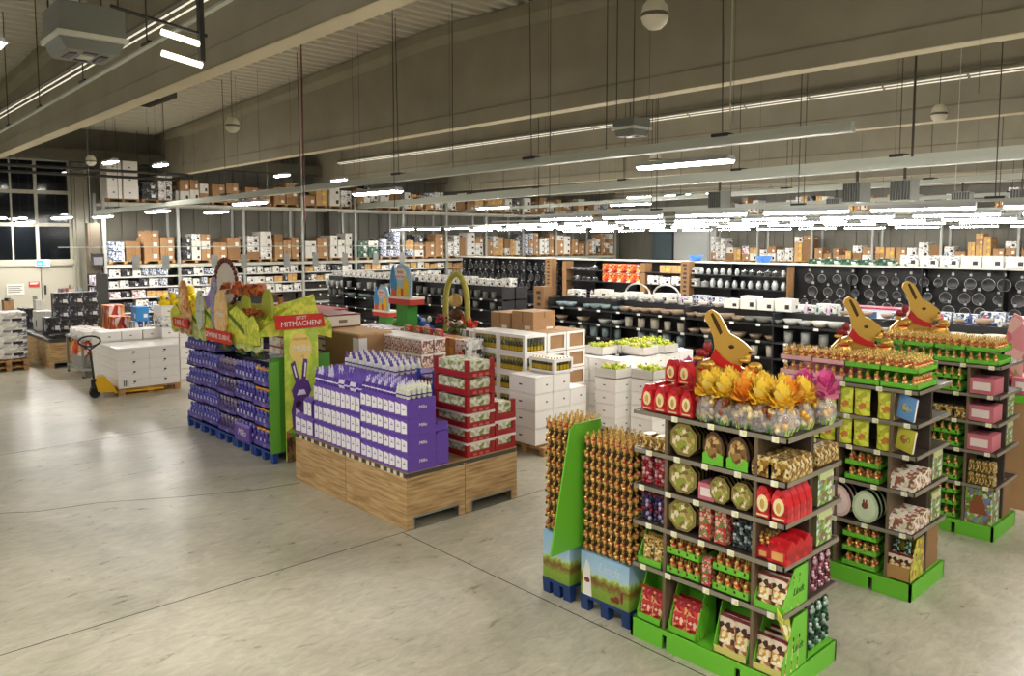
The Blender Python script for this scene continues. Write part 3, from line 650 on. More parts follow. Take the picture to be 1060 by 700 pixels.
# steel hoop trolleys by the crockery unit
for k, y in enumerate((11.2, 10.4)):
    t = thing('hoop_trolley', ['white tubular trolley handle, left of the pair', 'white tubular trolley handle, right of the pair'][k], 'trolley', (14.3, y, 0)); pts = [(0, -.35, .2)]+[(0, -.35+.35*(1-cos(a)), 1.8+.25*sin(a)) for a in [pi*j/8 for j in range(9)]]+[(0, .35, .2)]
    obj('tube_hoop', MB().path(pts, .022, 7), mat('cfd0cc', .3, .5), t); obj('base', MB().box(-.3, .3, -.35, .35, .15, .2).box(-.28, -.2, -.33, -.25, 0, .15).box(.2, .28, -.33, -.25, 0, .15).box(-.28, -.2, .25, .33, 0, .15).box(.2, .28, .25, .33, 0, .15), M_GREYM, t)
# ================================================================== confectionery displays
M_OLIVE = mat('55602a', .5); M_RIB = mat('c01a18', .35); M_LAB = mat('f0ead2', .5)
# ---- small foil rabbit, facing -X
def rabbit_mb(mb=None, o=(0, 0, 0), s=1):
    mb = mb or MB(); X, Y, Z = o
    q = lambda a, b, c: (X+a*s, Y+b*s, Z+c*s)
    mb.ball(q(.004, 0, .034), .03*s, .023*s, .036*s, 8, 5, 0).ball(q(-.014, 0, .078), .018*s, .014*s, .016*s, 8, 5, 0, .4)
    mb.ball(q(-.029, 0, .026), .007*s, .011*s, .014*s, 6, 4, 2)
    for b in (-.007, .007): mb.ball(q(.004, b, .104), .006*s, .0045*s, .021*s, 6, 4, 0, .45)
    mb.lathe([(.019*s, 0), (.021*s, .006*s), (.018*s, .013*s)], q(-.004, 0, .057), 8, 1); mb.ball(q(-.024, 0, .058), .006*s, n=6, k=4, mi=0)
    return mb
RB_M = [M_GOLD, M_RIB, M_CHOC]
RAB = proto(tag(obj('chocolate_bunny', rabbit_mb().mesh('bunny', RB_M)), 'x', 'chocolate bunny'))
def tray(x, y, z, dx, dy, label, M=None, hh=.035, grp=None):
    mb = MB().box(0, dx, 0, dy, 0, .006).box(0, .004, 0, dy, 0, hh).box(dx-.004, dx, 0, dy, 0, hh*1.5).box(0, dx, 0, .004, 0, hh).box(0, dx, dy-.004, dy, 0, hh)
    return tag(obj('display_tray', mb, M or M_GREEN, loc=(x, y, z)), label, 'tray', grp)
def bunnies(x, y, z, nx, ny, px, py, where, grp, s=1, shown=None):
    for a in range(nx):
        for b in range(ny):
            if shown and not shown(a, b): continue
            RAB.put((x+px*a, y+py*b, z), rnd.uniform(-.12, .12), f'foil bunny, {ORD[b]} from right, {ORD[a]} row, {where}', grp, s)
# ---- shelving rack with green plinth
M_RKB = mat('3b3128', .55); M_EDGE = mat('8d8676', .4, .3); M_TAGY = mat('e6e08a', .5)
def display_rack(x, y0, y1, dx, zs, ups, label, notches):
    t = thing('display_rack', label, 'rack', (x, y0, 0)); n = y1-y0
    ring = MB(); ys = [0]+sorted(sum([[a-y0-.02, a-y0+.02] for a in notches], []))+[n]
    for a, b in zip(ys[::2], ys[1::2]): ring.box(0, .02, a, b, 0, .15)
    for a in notches: ring.box(0, .02, a-y0-.02, a-y0+.02, .11, .15)
    ring.box(dx-.02, dx, 0, n, 0, .15).box(0, dx, 0, .02, 0, .15).box(0, dx, n-.02, n, 0, .15).box(.01, dx-.01, .01, n-.01, .12, .15)
    obj('plinth', ring, M_GREEN, t)
    obj('spine_panel', MB().box(dx/2-.02, dx/2+.02, .03, n-.03, .15, zs[-1]-.02), M_RKB, t)
    for a in ups:
        obj('upright', MB().box(.03, dx/2-.02, a-y0-.006, a-y0+.006, .15, zs[-1]-.03).box(.015, .03, a-y0-.012, a-y0+.012, .15, zs[-1]-.03), mat('6f5d48', .5), t)
    for k, z in enumerate(zs):
        s = obj('shelf', MB().box(.01, dx-.01, .01, n-.01, z-.022, z-.004), M_RKB, t)
        obj('shelf_edge', MB().box(0, .01, 0, n, z-.03, z).box(dx-.01, dx, 0, n, z-.03, z).box(0, dx, 0, .01, z-.03, z).box(0, dx, n-.01, n, z-.03, z), M_EDGE, s)
        yy = .06
        while yy < n-.1:
            obj('price_tag', MB().box(-.004, 0, yy, yy+.05, z-.036, z+.004, 0).box(-.005, -.004, yy+.004, yy+.024, z-.03, z-.004, 1), [mat('e9e9dc', .5), M_TAGY], s); yy += rnd.uniform(.22, .33)
    return t
Z1 = (.59, .92, 1.2, 1.475, 1.765)
display_rack(4.62, 2.4, 3.64, .8, Z1, (2.63, 3.35), 'nearest tall shelf rack of chocolate on a green plinth', (3.33, 2.72))
display_rack(6.76, 2.38, 3.62, .77, (.57, .93, 1.24, 1.51, 1.79), (2.6, 3.05), 'middle shelf rack of chocolate on a green plinth', (2.72,))
display_rack(8.75, 2.33, 3.57, .75, (.55, .9, 1.2, 1.48, 1.78), (2.62, 3.1), 'rear right shelf rack of chocolate on a green plinth', (2.7,))
# ---- product protos (front faces look towards -X, origin at the bottom centre of the front)
def bag_mesh(w_, h_, d, mats_, lab=True):
    mb = MB(); nx, nz = 6, 8; vs = []
    for side in (-1, 1):
        for j in range(nz+1):
            v = j/nz; wz = w_*(1-.06*sin(pi*v))
            for i in range(nx+1):
                q = i/nx; b = d/2*max(0, (1-(2*q-1)**4))*max(0, min(1, (1-v)*4))*(1-.4*v)
                vs.append((d/2+side*b, (q-.5)*wz, h_*v+.002*sin(9*q+3*v)))
    N = (nx+1)*(nz+1); fs, fl_ = [], []
    for sd in (0, 1):
        for j in range(nz):
            for i in range(nx):
                a = sd*N+j*(nx+1)+i; q = (a, a+1, a+nx+2, a+nx+1)
                (fl_ if (sd == 0 and lab and 2 <= j <= 4 and 1 <= i <= 4) else fs).append(q)
    mb.add(vs, fs, 0, True); mb.add(vs, fl_, 1, True)
    mb.box(d/2-.003, d/2+.003, -w_/2, w_/2, h_*.97, h_*1.07, 2)
    return mb.mesh('bag', mats_)
P_GLD = pmat(['b08a3c', '8a6226', 'd9bb6a', '5a3a1c', 'e8dba8'], 60, .3, .35); P_REDB = pmat(['a5121c', '7c0c14', 'c93a3c', 'd9a86a'], 55, .35)
P_BRNB = pmat(['5c2a22', 'e0cba0', '3a1c14', 'a8743c', 'd8c9b0'], 32, .4); P_MEAD = pmat(['5f8a2c', '88a84a', '8a5a3a', 'c9d6c0', '93694a', '6f7fa8'], 28, .45)
P_YELB = pmat(['c9cf2e', 'd9dc46', 'b4bc22', 'e0e058'], 26, .45); P_EGG = pmat(['c9a45c', 'e8d8a0', 'a8864a'], 40, .4)
def P3(nm, cat, me): return proto(tag(obj(nm, me), 'x', cat))
B_RED = P3('sweets_bag', 'bag', bag_mesh(.12, .2, .05, [P_REDB, pmat(['e0c0a0', 'b02028', 'c9303a'], 60), mat('8c1018', .4)]))
B_GLD = P3('sweets_bag', 'bag', bag_mesh(.1, .19, .045, [P_GLD, P_EGG, mat('a8843c', .4)]))
B_BRN = P3('sweets_bag', 'bag', bag_mesh(.13, .23, .06, [P_BRNB, pmat(['e8d9a8', 'c99a4c', 'f0ead0'], 40), mat('6e1f28', .4)]))
B_YEL = P3('sweets_bag', 'bag', bag_mesh(.125, .19, .06, [P_YELB, pmat(['e8e470', 'c97a3a', 'b8c030', 'd8d850'], 30), mat('d3d83c', .4)]))
def netbag(cols, w_=.1, h_=.24):
    mb = MB(); rr = random.Random(3)
    for j in range(int(h_/.032)):
        for i in range(3):
            for k in range(2): mb.ball((.02+.032*k+rr.uniform(-.004, .004), (i-1)*w_*.3+rr.uniform(-.006, .006), .018+.031*j), .018, .018, .019, 6, 4, rr.randrange(len(cols)))
    mb.tube((.035, 0, h_-.01), (.035, 0, h_+.03), .012, 6, .02)
    return mb.mesh('net', [mat(c, .3, .35) for c in cols])
N_RED = P3('egg_net', 'net of eggs', netbag(['8c1420', 'b0303a', 'c9a0a0'])); N_PUR = P3('egg_net', 'net of eggs', netbag(['3a2a5c', '8c2a3a', 'b0a0c0', '2a2a4a']))
N_BLK = P3('egg_net', 'net of eggs', netbag(['22282a', '3a4446', '9aa8a8'])); N_GRN = P3('egg_net', 'net of eggs', netbag(['1c3c26', '2c5c3a', 'a8c0b0'], .11, .32)); N_MAG = P3('egg_net', 'net of eggs', netbag(['6a2434', '9c5a6a', 'd0b0b8'], .11, .38))
def tin(nm, poly, th, face, rim, lab='tin'):
    mb = MB().prism(poly, 0, th, 'x', 1, 0); s = .8
    mb.prism([(a*s, (b-.5*max(q[1] for q in poly))*s+.5*max(q[1] for q in poly)) for a, b in poly], -.004, 0, 'x', 2)
    return P3(nm, lab, mb.mesh('tin', [rim, mat('15130f', .4), face]))
OCT = [(.125*cos(pi/8+k*pi/4), .125+.125*sin(pi/8+k*pi/4)) for k in range(8)]
T_OCT = tin('octagonal_tin', OCT, .022, pmat(['a3904e', 'c9b878', '7c6a34', 'e8e0c0', '94a040'], 38, .35, .3), mat('8f8048', .35, .5))
EGGP = [(.1*sin(2*pi*k/18)*(1-.12*cos(2*pi*k/18+pi)), .125-.125*cos(2*pi*k/18)) for k in range(18)]
T_EGG = tin('egg_tin', EGGP, .03, pmat(['7a5a34', '5c4024', 'c9a86a', '94703c'], 36, .35), mat('4a3220', .4))
T_PNK = tin('egg_tin', EGGP, .05, mat('e6cfc8', .45), mat('d9b8b4', .45)); T_MNT = tin('egg_tin', EGGP, .05, mat('ccd9b8', .45), mat('b4c49c', .45))
# red egg box with cream oval window
def redbox(w_, h_, d):
    mb = MB(); pr = [(-w_/2, 0), (w_/2, 0), (w_/2, h_*.45), (w_*.36, h_*.78), (w_*.15, h_), (-w_*.15, h_), (-w_*.36, h_*.78), (-w_/2, h_*.45)]
    mb.prism(pr, 0, d, 'x'); ov = [(w_*.3*cos(2*pi*k/14), h_*.46+h_*.27*sin(2*pi*k/14)) for k in range(14)]
    mb.prism(ov, -.005, 0, 'x', 1); mb.ball((-.004, 0, h_*.44), .006, w_*.14, h_*.17, 8, 6, 2)
    mb.box(-.004, 0, -w_*.32, w_*.32, h_*.06, h_*.11, 1)
    return mb.mesh('redbox', [pmat(['b3121c', 'c41c26', '9c0e18', 'd8343a'], 30, .3), mat('e6d8a0', .4), M_GOLD])
R_BOX = P3('red_egg_box', 'box', redbox(.115, .19, .07))
def gable(mats_, w_=.11, h_=.12, d=.1):
    mb = MB().box(0, d, -w_/2, w_/2, 0, h_*.7).prism([(0, h_*.7), (d, h_*.7), (d/2+.006, h_), (d/2-.006, h_)], -w_/2, w_/2, 'y').tube((d/2, -.025, h_), (d/2, .025, h_), .006, 5)
    mb.box(-.003, 0, -w_*.3, w_*.3, h_*.15, h_*.5, 1)
    return mb.mesh('gable', mats_)
R_BSK = P3('red_gift_basket', 'basket', gable([pmat(['b8101a', 'cc2228', 'a00c14'], 30), mat('d8a060', .4)]))
R_TUB = P3('red_tube_box', 'box', MB().box(0, .07, -.05, .05, 0, .26).box(-.002, 0, -.045, .045, .02, .08, 1).box(-.002, 0, -.045, .045, .17, .25, 1).mesh('tubebox', [pmat(['a81820', 'c9353c', '5c7a3c', 'e0b09c'], 45), pmat(['b02028', 'd8b0a0', '6c8a4c'], 60)]))
G_PCK = P3('gold_gift_pack', 'gift pack', MB().prism([(-.06, 0), (.06, 0), (.065, .07), (.04, .12), (-.04, .12), (-.065, .07)], 0, .1, 'x').ball((-.006, 0, .06), .01, .035, .04).mesh('pack', [P_GLD]))
MBX = P3('gift_box', 'box', MB().box(0, .24, 0, .05, 0, .36, 0, {'y': 1}).box(.02, .22, -.003, 0, .26, .33, 2).mesh('giftbox', [mat('5a5632', .55), P_MEAD, mat('b9c48a', .5)]))
CR_PNK = P3('chocolate_box', 'box', MB().box(0, .2, -.13, .13, 0, .12).box(-.004, 0, -.09, .09, .03, .09, 1).mesh('pinkbox', [mat('c9707c', .45), mat('eadbd6', .5)]))
CR_FLW = P3('flower_print_box', 'box', MB().prism([(0, 0), (.2, 0), (.2, .13), (.12, .15), (0, .1)], -.1, .1, 'y').mesh('flowerbox', [pmat(['dccfc0', 'e8ddd4', 'b07060', 'c9d0a8', '8a5a44'], 40)]))
def seebox(x, y, z, w_, h_, d, label, side=M_GREEN, front=M_GREEN, fh=.05, logo=None):
    """open display carton with slanted side walls"""
    t = thing('display_carton', label, 'display box', (x, y, z))
    for yy in (0, w_-.005):
        obj('side_wall', MB().prism([(0, 0), (d, 0), (d, h_), (d*.45, h_), (0, fh)], yy, yy+.005, 'y'), side, t)
    obj('front_wall', MB().box(0, .005, 0, w_, 0, fh), front, t); obj('floor_panel', MB().box(0, d, 0, w_, 0, .004).box(d-.005, d, 0, w_, 0, h_), side, t)
    if logo: text(logo, .07, mat('1c4a0c', .5), t, (d*.62, -.001, h_*.42), FY, 'logo', .3)
    return t
def fill(P, x, y, z, n, py, label, grp=None, nx=1, px=.05, rz=0, sc=1, tilt=None):
    for a in range(nx):
        for k in range(n):
            lb = f'{label}, ' + (f'{ORD[k]} from right' if n > 1 else '') + (', ' if n > 1 and nx > 1 else '') + (f'{["front","second","third","fourth","fifth","sixth","seventh","eighth"][a]} deep' if nx > 1 else '')
            lb = lb.rstrip(', ')
            o = P.put((x+px*a, y+py*k, z), rz, lb, grp, sc)
            if tilt: o.rotation_euler[1] = tilt
# ---------------- nearest rack, from the plinth up
seebox(4.64, 3.38, .15, .22, .33, .26, 'green carton of red sweets bags at the plinth left end'); fill(B_RED, 4.66, 3.44, .16, 2, .105, 'red sweets bag in the left plinth carton', tilt=.12, sc=1.1)
seebox(4.64, 3.07, .15, .24, .34, .26, 'green carton of red bags beside the open plinth gap'); fill(B_RED, 4.66, 3.135, .16, 2, .115, 'red sweets bag in the carton beside the plinth gap', nx=2, px=.06, tilt=.12, sc=1.15)
seebox(4.64, 2.665, .15, .26, .33, .22, 'carton of brown sweets bags right of the plinth gap', front=mat('c9c36a', .5)); fill(B_BRN, 4.66, 2.73, .16, 2, .125, 'brown sweets bag right of the plinth gap', nx=2, px=.06, tilt=.1, sc=1.05)
seebox(4.64, 2.41, .15, .21, .37, .34, 'green lettered carton at the near plinth corner', front=mat('c9c36a', .5), logo='Lindt'); fill(B_BRN, 4.66, 2.465, .16, 2, .1, 'brown sweets bag in the near plinth corner carton', nx=3, px=.08, tilt=.1, sc=.95)
t = tag(obj('tossed_bag', bag_mesh(.3, .17, .06, [pmat(['b8ba3a', 'd0cc50', 'c9883a', '8a9a2a', 'e0d8b0'], 22), P_YELB, mat('c9c83a', .4)]), loc=(4.72, 2.46, .47)), 'large yellow-green bag lying across the corner carton', 'bag'); t.rotation_euler = (.25, -.35, -1.1)
seebox(4.64, 3.38, .59, .22, .24, .25, 'carton of gold bags on the lowest left shelf'); fill(B_GLD, 4.66, 3.435, .6, 2, .1, 'gold sweets bag on the lowest left shelf', nx=2, px=.06, tilt=.08)
for yy, lb in ((3.05, 'left'), (2.66, 'right')):
    for lv in (0, 1):
        nm = f'{["lower","upper"][lv]} {lb} green tray on the lowest shelf'
        tray(4.64, yy, .595+lv*.145, .3, .285, f'{["lower","upper"][lv]} green bunny tray, {lb} pair, lowest shelf of the nearest rack', hh=.05)
        bunnies(4.675, yy+.036, .6+lv*.145, 2, 4, .07, .07, nm, 'foil bunnies in the '+nm, 1.08)
R_TUB.put((4.65, 3.0, .595), 0, 'red foil pack standing between the two stacks of bunny trays', None, (1, .7, .75))
seebox(4.63, 2.41, .59, .21, .27, .34, 'green lettered carton of brown bags at the lowest shelf corner', logo='Lindt'); fill(B_BRN, 4.65, 2.465, .6, 2, .1, 'brown sweets bag in the lowest shelf corner carton', nx=3, px=.08, tilt=.08, sc=.9)
fill(N_PUR, 4.66, 3.43, .925, 2, .115, 'purple egg net on the second shelf'); fill(T_OCT, 4.65, 3.21, .925, 1, 0, 'gold octagonal tin on the second shelf', nx=5, px=.045)
fill(R_TUB, 4.66, 2.9, .925, 2, .125, 'red tube box on the second shelf', nx=2, px=.09, sc=.92); fill(N_BLK, 4.67, 2.69, .925, 2, .085, 'dark egg net on the second shelf', nx=2, px=.08, sc=.8)
fill(R_BSK, 4.64, 2.46, .925, 1, .11, 'red gift basket at the second shelf corner', nx=3, px=.11, sc=1.25); fill(R_BSK, 4.66, 2.575, .925, 1, .11, 'red basket of bunnies on the second shelf', nx=2, px=.12, sc=.8)
bunnies(4.69, 2.55, 1.0, 3, 2, .06, .05, 'standing in the red basket', 'foil bunnies in the red basket', .8)
fill(N_RED, 4.66, 3.43, 1.205, 2, .115, 'red egg net on the middle shelf', sc=.95); fill(T_OCT, 4.65, 3.21, 1.205, 1, 0, 'gold octagonal tin at the left of the middle shelf', nx=6, px=.045)
CR_PNK.put((4.66, 3.02, 1.205), 0, 'small red printed box between the octagonal tins', None, (.8, .5, 1)); fill(T_OCT, 4.65, 2.735, 1.205, 2, .17, 'smaller octagonal tin on the middle shelf', nx=6, px=.045, sc=(1, .68, .8))
fill(R_BOX, 4.64, 2.46, 1.205, 2, .115, 'red egg box on the middle corner shelf', nx=4, px=.085, sc=1.12)
fill(G_PCK, 4.65, 3.42, 1.48, 2, .12, 'red heart foil pack on the fourth shelf', sc=.9)
fill(T_OCT, 4.65, 3.21, 1.48, 1, 0, 'gold octagonal tin on the fourth shelf', nx=6, px=.045); fill(T_EGG, 4.65, 2.77, 1.48, 2, .19, 'brown egg-shaped tin on the fourth shelf', nx=4, px=.06, sc=(1, .85, .92))
for k in range(2): tag(obj('grass_stand', MB().prism([(-.08, 0), (.08, 0), (.08, .07), (.05, .09), (.03, .05), (0, .04), (-.03, .05), (-.05, .09), (-.08, .07)], 0, .008, 'x'), M_GREEN, loc=(4.635, 2.77+.19*k, 1.48)), ['green card stand under the right egg tin', 'green card stand under the left egg tin'][k], 'card stand')
fill(G_PCK, 4.64, 2.47, 1.48, 2, .12, 'gold gift pack on the fourth corner shelf', nx=3, px=.11, sc=1.15)
# top of the nearest rack
for a in range(3):
    for k in range(4): R_BOX.put((4.66+.1*a, 3.2+k*.115, 1.77), 0, f'red egg box with cream oval, {ORD[k]} from right, {["front","middle","back"][a]} row on top', 'red egg boxes on top of the nearest rack', (1, .95, 1.0))
for k in range(2): R_BOX.put((4.86, 3.36+k*.12, 1.962), 0, f'red egg box on the upper layer, {["right","left"][k]} one', None, (1, .95, .9))
def topper_mesh(cols, sd, R_=.085, n=80):
    rr = random.Random(sd); mb = MB()
    for k in range(n):
        a = rr.uniform(0, 2*pi); e = rr.uniform(.05, 1.45); L = R_*rr.uniform(.7, 1.25); w_ = .016*rr.uniform(.7, 1.4)
        d = Vector((cos(a)*cos(e), sin(a)*cos(e), sin(e)*1.1)); s_ = Vector((-sin(a), cos(a), rr.uniform(-.4, .4)))
        p = [d*L*q for q in (0, .5, .8, 1)]; ws = [w_*.4, w_*1.3, w_*1.5, w_*.4]
        vs = [tuple(pp+s_*ww) for pp, ww in zip(p, ws)]+[tuple(pp-s_*ww+Vector((0, 0, .008))) for pp, ww in zip(p, ws)]
        mb.add(vs, [(i, i+1, i+5, i+4) for i in range(3)], rr.randrange(len(cols)))
    return mb.mesh('topper', [mat(c, .5) for c in cols])
TOP_Y = topper_mesh(['f4c42c', 'f8d84a', 'f0a828', 'f8e070'], 1); TOP_O = topper_mesh(['f0982c', 'f4b83a', 'e8801c'], 2); TOP_K = topper_mesh(['e060a0', 'f090bc', 'c83c80'], 3)
def gift_bag(x, y, z, top, label, s=1, grp='flower-topped gift bags on the nearest rack'):
    t = thing('gift_bag', label, 'gift bag', (x, y, z), rnd.uniform(-.3, .3), grp); t.scale = (s, s, s)
    rr = random.Random(int(x*100+y*1000)); mb = MB()
    for k in range(16): mb.ball((rr.uniform(-.05, .05), rr.uniform(-.05, .05), .03+.0075*k), .021, .021, .025, 6, 4, rr.randrange(4))
    obj('sweets', mb, [P_EGG, mat('8a4a2c', .35, .3), mat('c9b8b0', .35, .3), mat('d8a53c', .35, .4)], t)
    mb = MB()
    for k in range(22):
        a = rr.uniform(0, 6.28); mb.add([(.055*cos(a), .055*sin(a), 0), (.06*cos(a+.2), .06*sin(a+.2), 0), (.075*cos(a+.1), .075*sin(a+.1), rr.uniform(.03, .06))], [(0, 1, 2)], k % 2)
    obj('paper_grass', mb, [mat('7fae6a', .6), mat('b8d05a', .6)], t)
    obj('film', MB().lathe([(.055, .005), (.072, .05), (.066, .1), (.03, .155), (.016, .165), (.028, .18)], n=14), mat('eef2f0', .08, alpha=.22), t)
    obj('flower_topper', top, None, t, (0, 0, .15)).scale = (1, 1, 1.4)
k = 0
for a, xx in enumerate((4.7, 4.84, 4.98)):
    for b in range(5):
        gift_bag(xx, 2.49+b*.14+.03*(a % 2), 1.77, TOP_O if (a*2+b) % 5 == 2 else TOP_Y, f'gift bag with {"orange" if (a*2+b) % 5 == 2 else "yellow"} paper flower, {ORD[b]} from right, {["front","middle","back"][a]} row', 1.15)
for k, (x, y) in enumerate(((5.22, 2.46), (5.33, 2.5), (5.25, 2.62), (5.2, 3.45), (5.3, 3.52), (5.1, 3.5))):
    gift_bag(x, y, 1.77, TOP_K, f'gift bag with pink paper flower, {["near corner front","near corner back","near corner inner","far corner front","far corner back","far corner inner"][k]}', 1.15)
# end and rear goods of the nearest rack
for z, nm in ((1.205, 'middle'), (.76, 'lower')):
    for k in range(3): MBX.put((5.1, 2.42+k*.055, z if z > 1 else .925), 0, f'tall meadow-print gift box, {ORD[k]} of the {nm} end shelf', None, (.95, 1, .7))
fill(N_GRN, 5.12, 2.5, .155, 1, .1, 'green egg net on the plinth end', nx=3, px=.1, sc=1.05); fill(N_MAG, 5.1, 2.47, .595, 1, .1, 'magenta egg net on the lowest end shelf', nx=3, px=.1, sc=.8)
fill(G_PCK, 5.1, 2.49, 1.48, 1, .1, 'gold pack on the fourth end shelf', nx=3, px=.11)
# ---------------- large gold cut-out rabbits on the rack tops
def outline(mb, pts, a0, a1, mi): return mb.prism(pts, a0, a1, 'x', mi)
def big_rabbit(x, y, z, rz, label, s=1):
    t = thing('gold_rabbit_figure', label, 'figure', (x, y, z), rz); t.scale = (s, s, s)
    # coordinates (across, up) in metres, seen from the front; across grows to the viewer's left
    hd = [(.235, .5), (.2, .52), (.15, .49), (.11, .42), (.08, .36), (.02, .33), (-.045, .28), (-.07, .245), (-.06, .215), (-.02, .19), (.0, .15), (.02, .1), (.17, .1), (.19, .2), (.175, .27), (.185, .33), (.21, .4), (.245, .46)]
    me = MB().prism(hd, -.03, .03, 'x').mesh('head', [mat('d8ae50', .32, .5)])
    h = obj('head', me, None, t); b = h.modifiers.new('soft', 'BEVEL'); b.width = .02; b.segments = 3; b.limit_method = 'NONE'
    obj('ear_hollow', MB().prism([(.205, .49), (.19, .5), (.155, .44), (.125, .37), (.14, .35), (.17, .41)], -.033, -.03, 'x'), mat('4a3008', .4, .5), h)
    obj('eye', MB().ball((-.031, .065, .275), .006, .02, .014, 10, 6), mat('3a2208', .3), h); obj('nose', MB().ball((-.028, -.055, .24), .012, .014, .01), mat('8a5c18', .4, .5), h)
    bd = [(.34, 0), (.33, .09), (.27, .16), (.2, .19), (.1, .17), (.02, .15), (-.05, .1), (-.1, 0)]
    o = obj('body', MB().prism(bd, -.02, .04, 'x').mesh('body', [mat('c89c40', .35, .5)]), None, t); b = o.modifiers.new('soft', 'BEVEL'); b.width = .018; b.segments = 3; b.limit_method = 'NONE'
    obj('ribbon', MB().prism([(.2, .2), (.17, .26), (.12, .2), (.06, .165), (.0, .15), (.0, .11), (.08, .12), (.16, .15)], -.045, -.03, 'x'), M_RIB, t)
    obj('ribbon_bow', MB().ball((-.05, .26, .23), .014, .04, .03).ball((-.05, .22, .27), .014, .03, .04).ball((-.05, .225, .22), .02), mat('8c1a20', .4), t)
    for sx, sy in ((.24, .0), (-.06, .0)):
        mb = MB().ball((-.06, sx, sy+.07), .045, .075, .075, 12, 8).ball((-.07, sx-.03, sy+.15), .032, .05, .036, 10, 6)
        mb.ball((-.06, sx+.04, sy+.19), .012, .035, .016, 8, 5, tilt=.4).ball((-.04, sx+.02, sy+.2), .012, .02, .034, 8, 5)
        c = obj('young_rabbit', mb, mat('d6a848', .3, .55), t)
        obj('collar', MB().lathe([(.05, 0), (.05, .016)], (-.062, sx-.005, sy+.112), 12, 0, .8, 1), M_RIB, c)
        obj('eye', MB().ball((-.1, sx-.04, sy+.155), .004, .006, .005), M_DARK, c)
big_rabbit(5.22, 3.1, 1.93, .5, 'large gold rabbit with red ribbon behind the yellow flowers', 1.12)
big_rabbit(7.35, 3.0, 1.93, .5, 'large gold rabbit above the middle rack', 1.12)
big_rabbit(9.35, 3.2, 1.93, .5, 'large gold rabbit above the rear right rack', 1.25)
# ---------------- middle rack
M_PTR = mat('e3a8b0', .5)
for c in range(4):
    y = 2.4+c*.305; green = c < 2; nmc = ['nearest green', 'second green', 'first pink', 'farthest pink'][c]
    for lv in (0, 1):
        tray(6.77, y, 1.795+lv*.135, .44, .3, f'{nmc} tray, {["lower","upper"][lv]} tier, top of the middle rack', M_GREEN if green else M_PTR, .045)
        bunnies(6.81, y+.037, 1.8+lv*.135, 6, 4, .07, .075, f'{["lower","upper"][lv]} {nmc} tray', f'foil bunnies in the {["lower","upper"][lv]} {nmc} tray', 1.1, shown=lambda a, b: (lv == 1 and (green or a < 3)) or a == 0 or (c == 0 and b == 0))
for k in range(6): B_YEL.put((6.78, 2.66+k*.15+(.05 if k else 0), 1.515), 0, f'yellow-green bag, {ORD[k]} from the right on the upper bag shelf', 'yellow-green bags on the upper shelf', 1.12)
for k in range(6): B_YEL.put((6.78, 2.66+k*.15+(.05 if k else 0), 1.245), 0, f'yellow-green bag, {ORD[k]} from the right on the lower bag shelf', 'yellow-green bags on the lower shelf', 1.1)
for z, c, c2, lb in ((1.52, '6fa3d8', 'd8b86a', 'blue picture book leaning at the corner of the middle rack'), (1.25, 'd8d44a', 'c97a4a', 'yellow picture book leaning at the lower corner of the middle rack')):
    t = thing('picture_book', lb, 'book', (6.79, 2.43, z), -.35); t.rotation_euler[0] = .15
    obj('cover', MB().box(0, .02, 0, .17, 0, .2), mat(c, .4), t); obj('cover_print', MB().ball((-.001, .085, .1), .003, .05, .04), pmat([c, '58a04a', c2], 40), t); obj('pages', MB().box(.003, .017, -.004, 0, .005, .195), M_WHITE, t)
M_3T = [(.16, .13), (.29, .13), (.42, .13)]
def tiers(x, y, z, n, rackname, lv, ny=4):
    for k in range(n):
        nm = f'{["bottom","middle","top"][k]} tray of the {lv}'
        tray(x, y, z+k*.13, .28, .3, f'green bunny tray, {["bottom","middle","top"][k]} of the {lv} stack in the {rackname} rack', hh=.045)
        bunnies(x+.035, y+.037, z+.005+k*.13, 2, ny, .07, .072, f'{nm} in {rackname} rack', f'foil bunnies in the {nm} of the {rackname} rack', 1.02)
tiers(6.78, 2.68, .155, 3, 'middle', 'plinth'); tiers(6.78, 2.68, .935, 2, 'middle', 'second-shelf')
fill(CR_FLW, 6.78, 2.5, .935, 1, 0, 'flower-print box on the second shelf corner of the middle rack', nx=2, px=.2); fill(CR_FLW, 6.78, 2.5, .575, 1, 0, 'flower-print box on the lowest shelf corner of the middle rack', nx=2, px=.2)
fill(T_PNK, 6.78, 3.03, .575, 1, 0, 'pink egg-shaped tin on the middle rack', nx=3, px=.08, sc=(1, 1.15, 1.15)); fill(T_MNT, 6.78, 2.79, .575, 1, 0, 'mint egg-shaped tin on the middle rack', nx=3, px=.08, sc=(1, 1.15, 1.15))
for yy, zz, c in ((3.03, .73, '7a3a2c'), (2.79, .73, '7a3a2c')):
    tag(obj('rabbit_emblem', MB().ball((0, 0, 0), .003, .028, .03).ball((0, .012, .035), .003, .008, .02).ball((0, -.012, .035), .003, .008, .02), mat(c, .5), loc=(6.77, yy, zz)), f'brown rabbit print on the {"pink" if yy > 3 else "mint"} egg tin', 'emblem')
t = seebox(6.78, 2.4, .155, .2, .34, .3, 'carton of mixed bags at the middle rack plinth corner', side=pmat(['b8b43a', 'd0c84a', '9aa030', 'a8703a'], 26), front=mat('b08850', .6), fh=.12)
fill(B_BRN, 6.79, 2.45, .17, 2, .095, 'brown bag in the middle rack plinth carton', nx=2, px=.08, sc=.85); fill(N_GRN, 6.83, 2.45, .33, 2, .09, 'green net in the middle rack plinth carton', sc=.5)
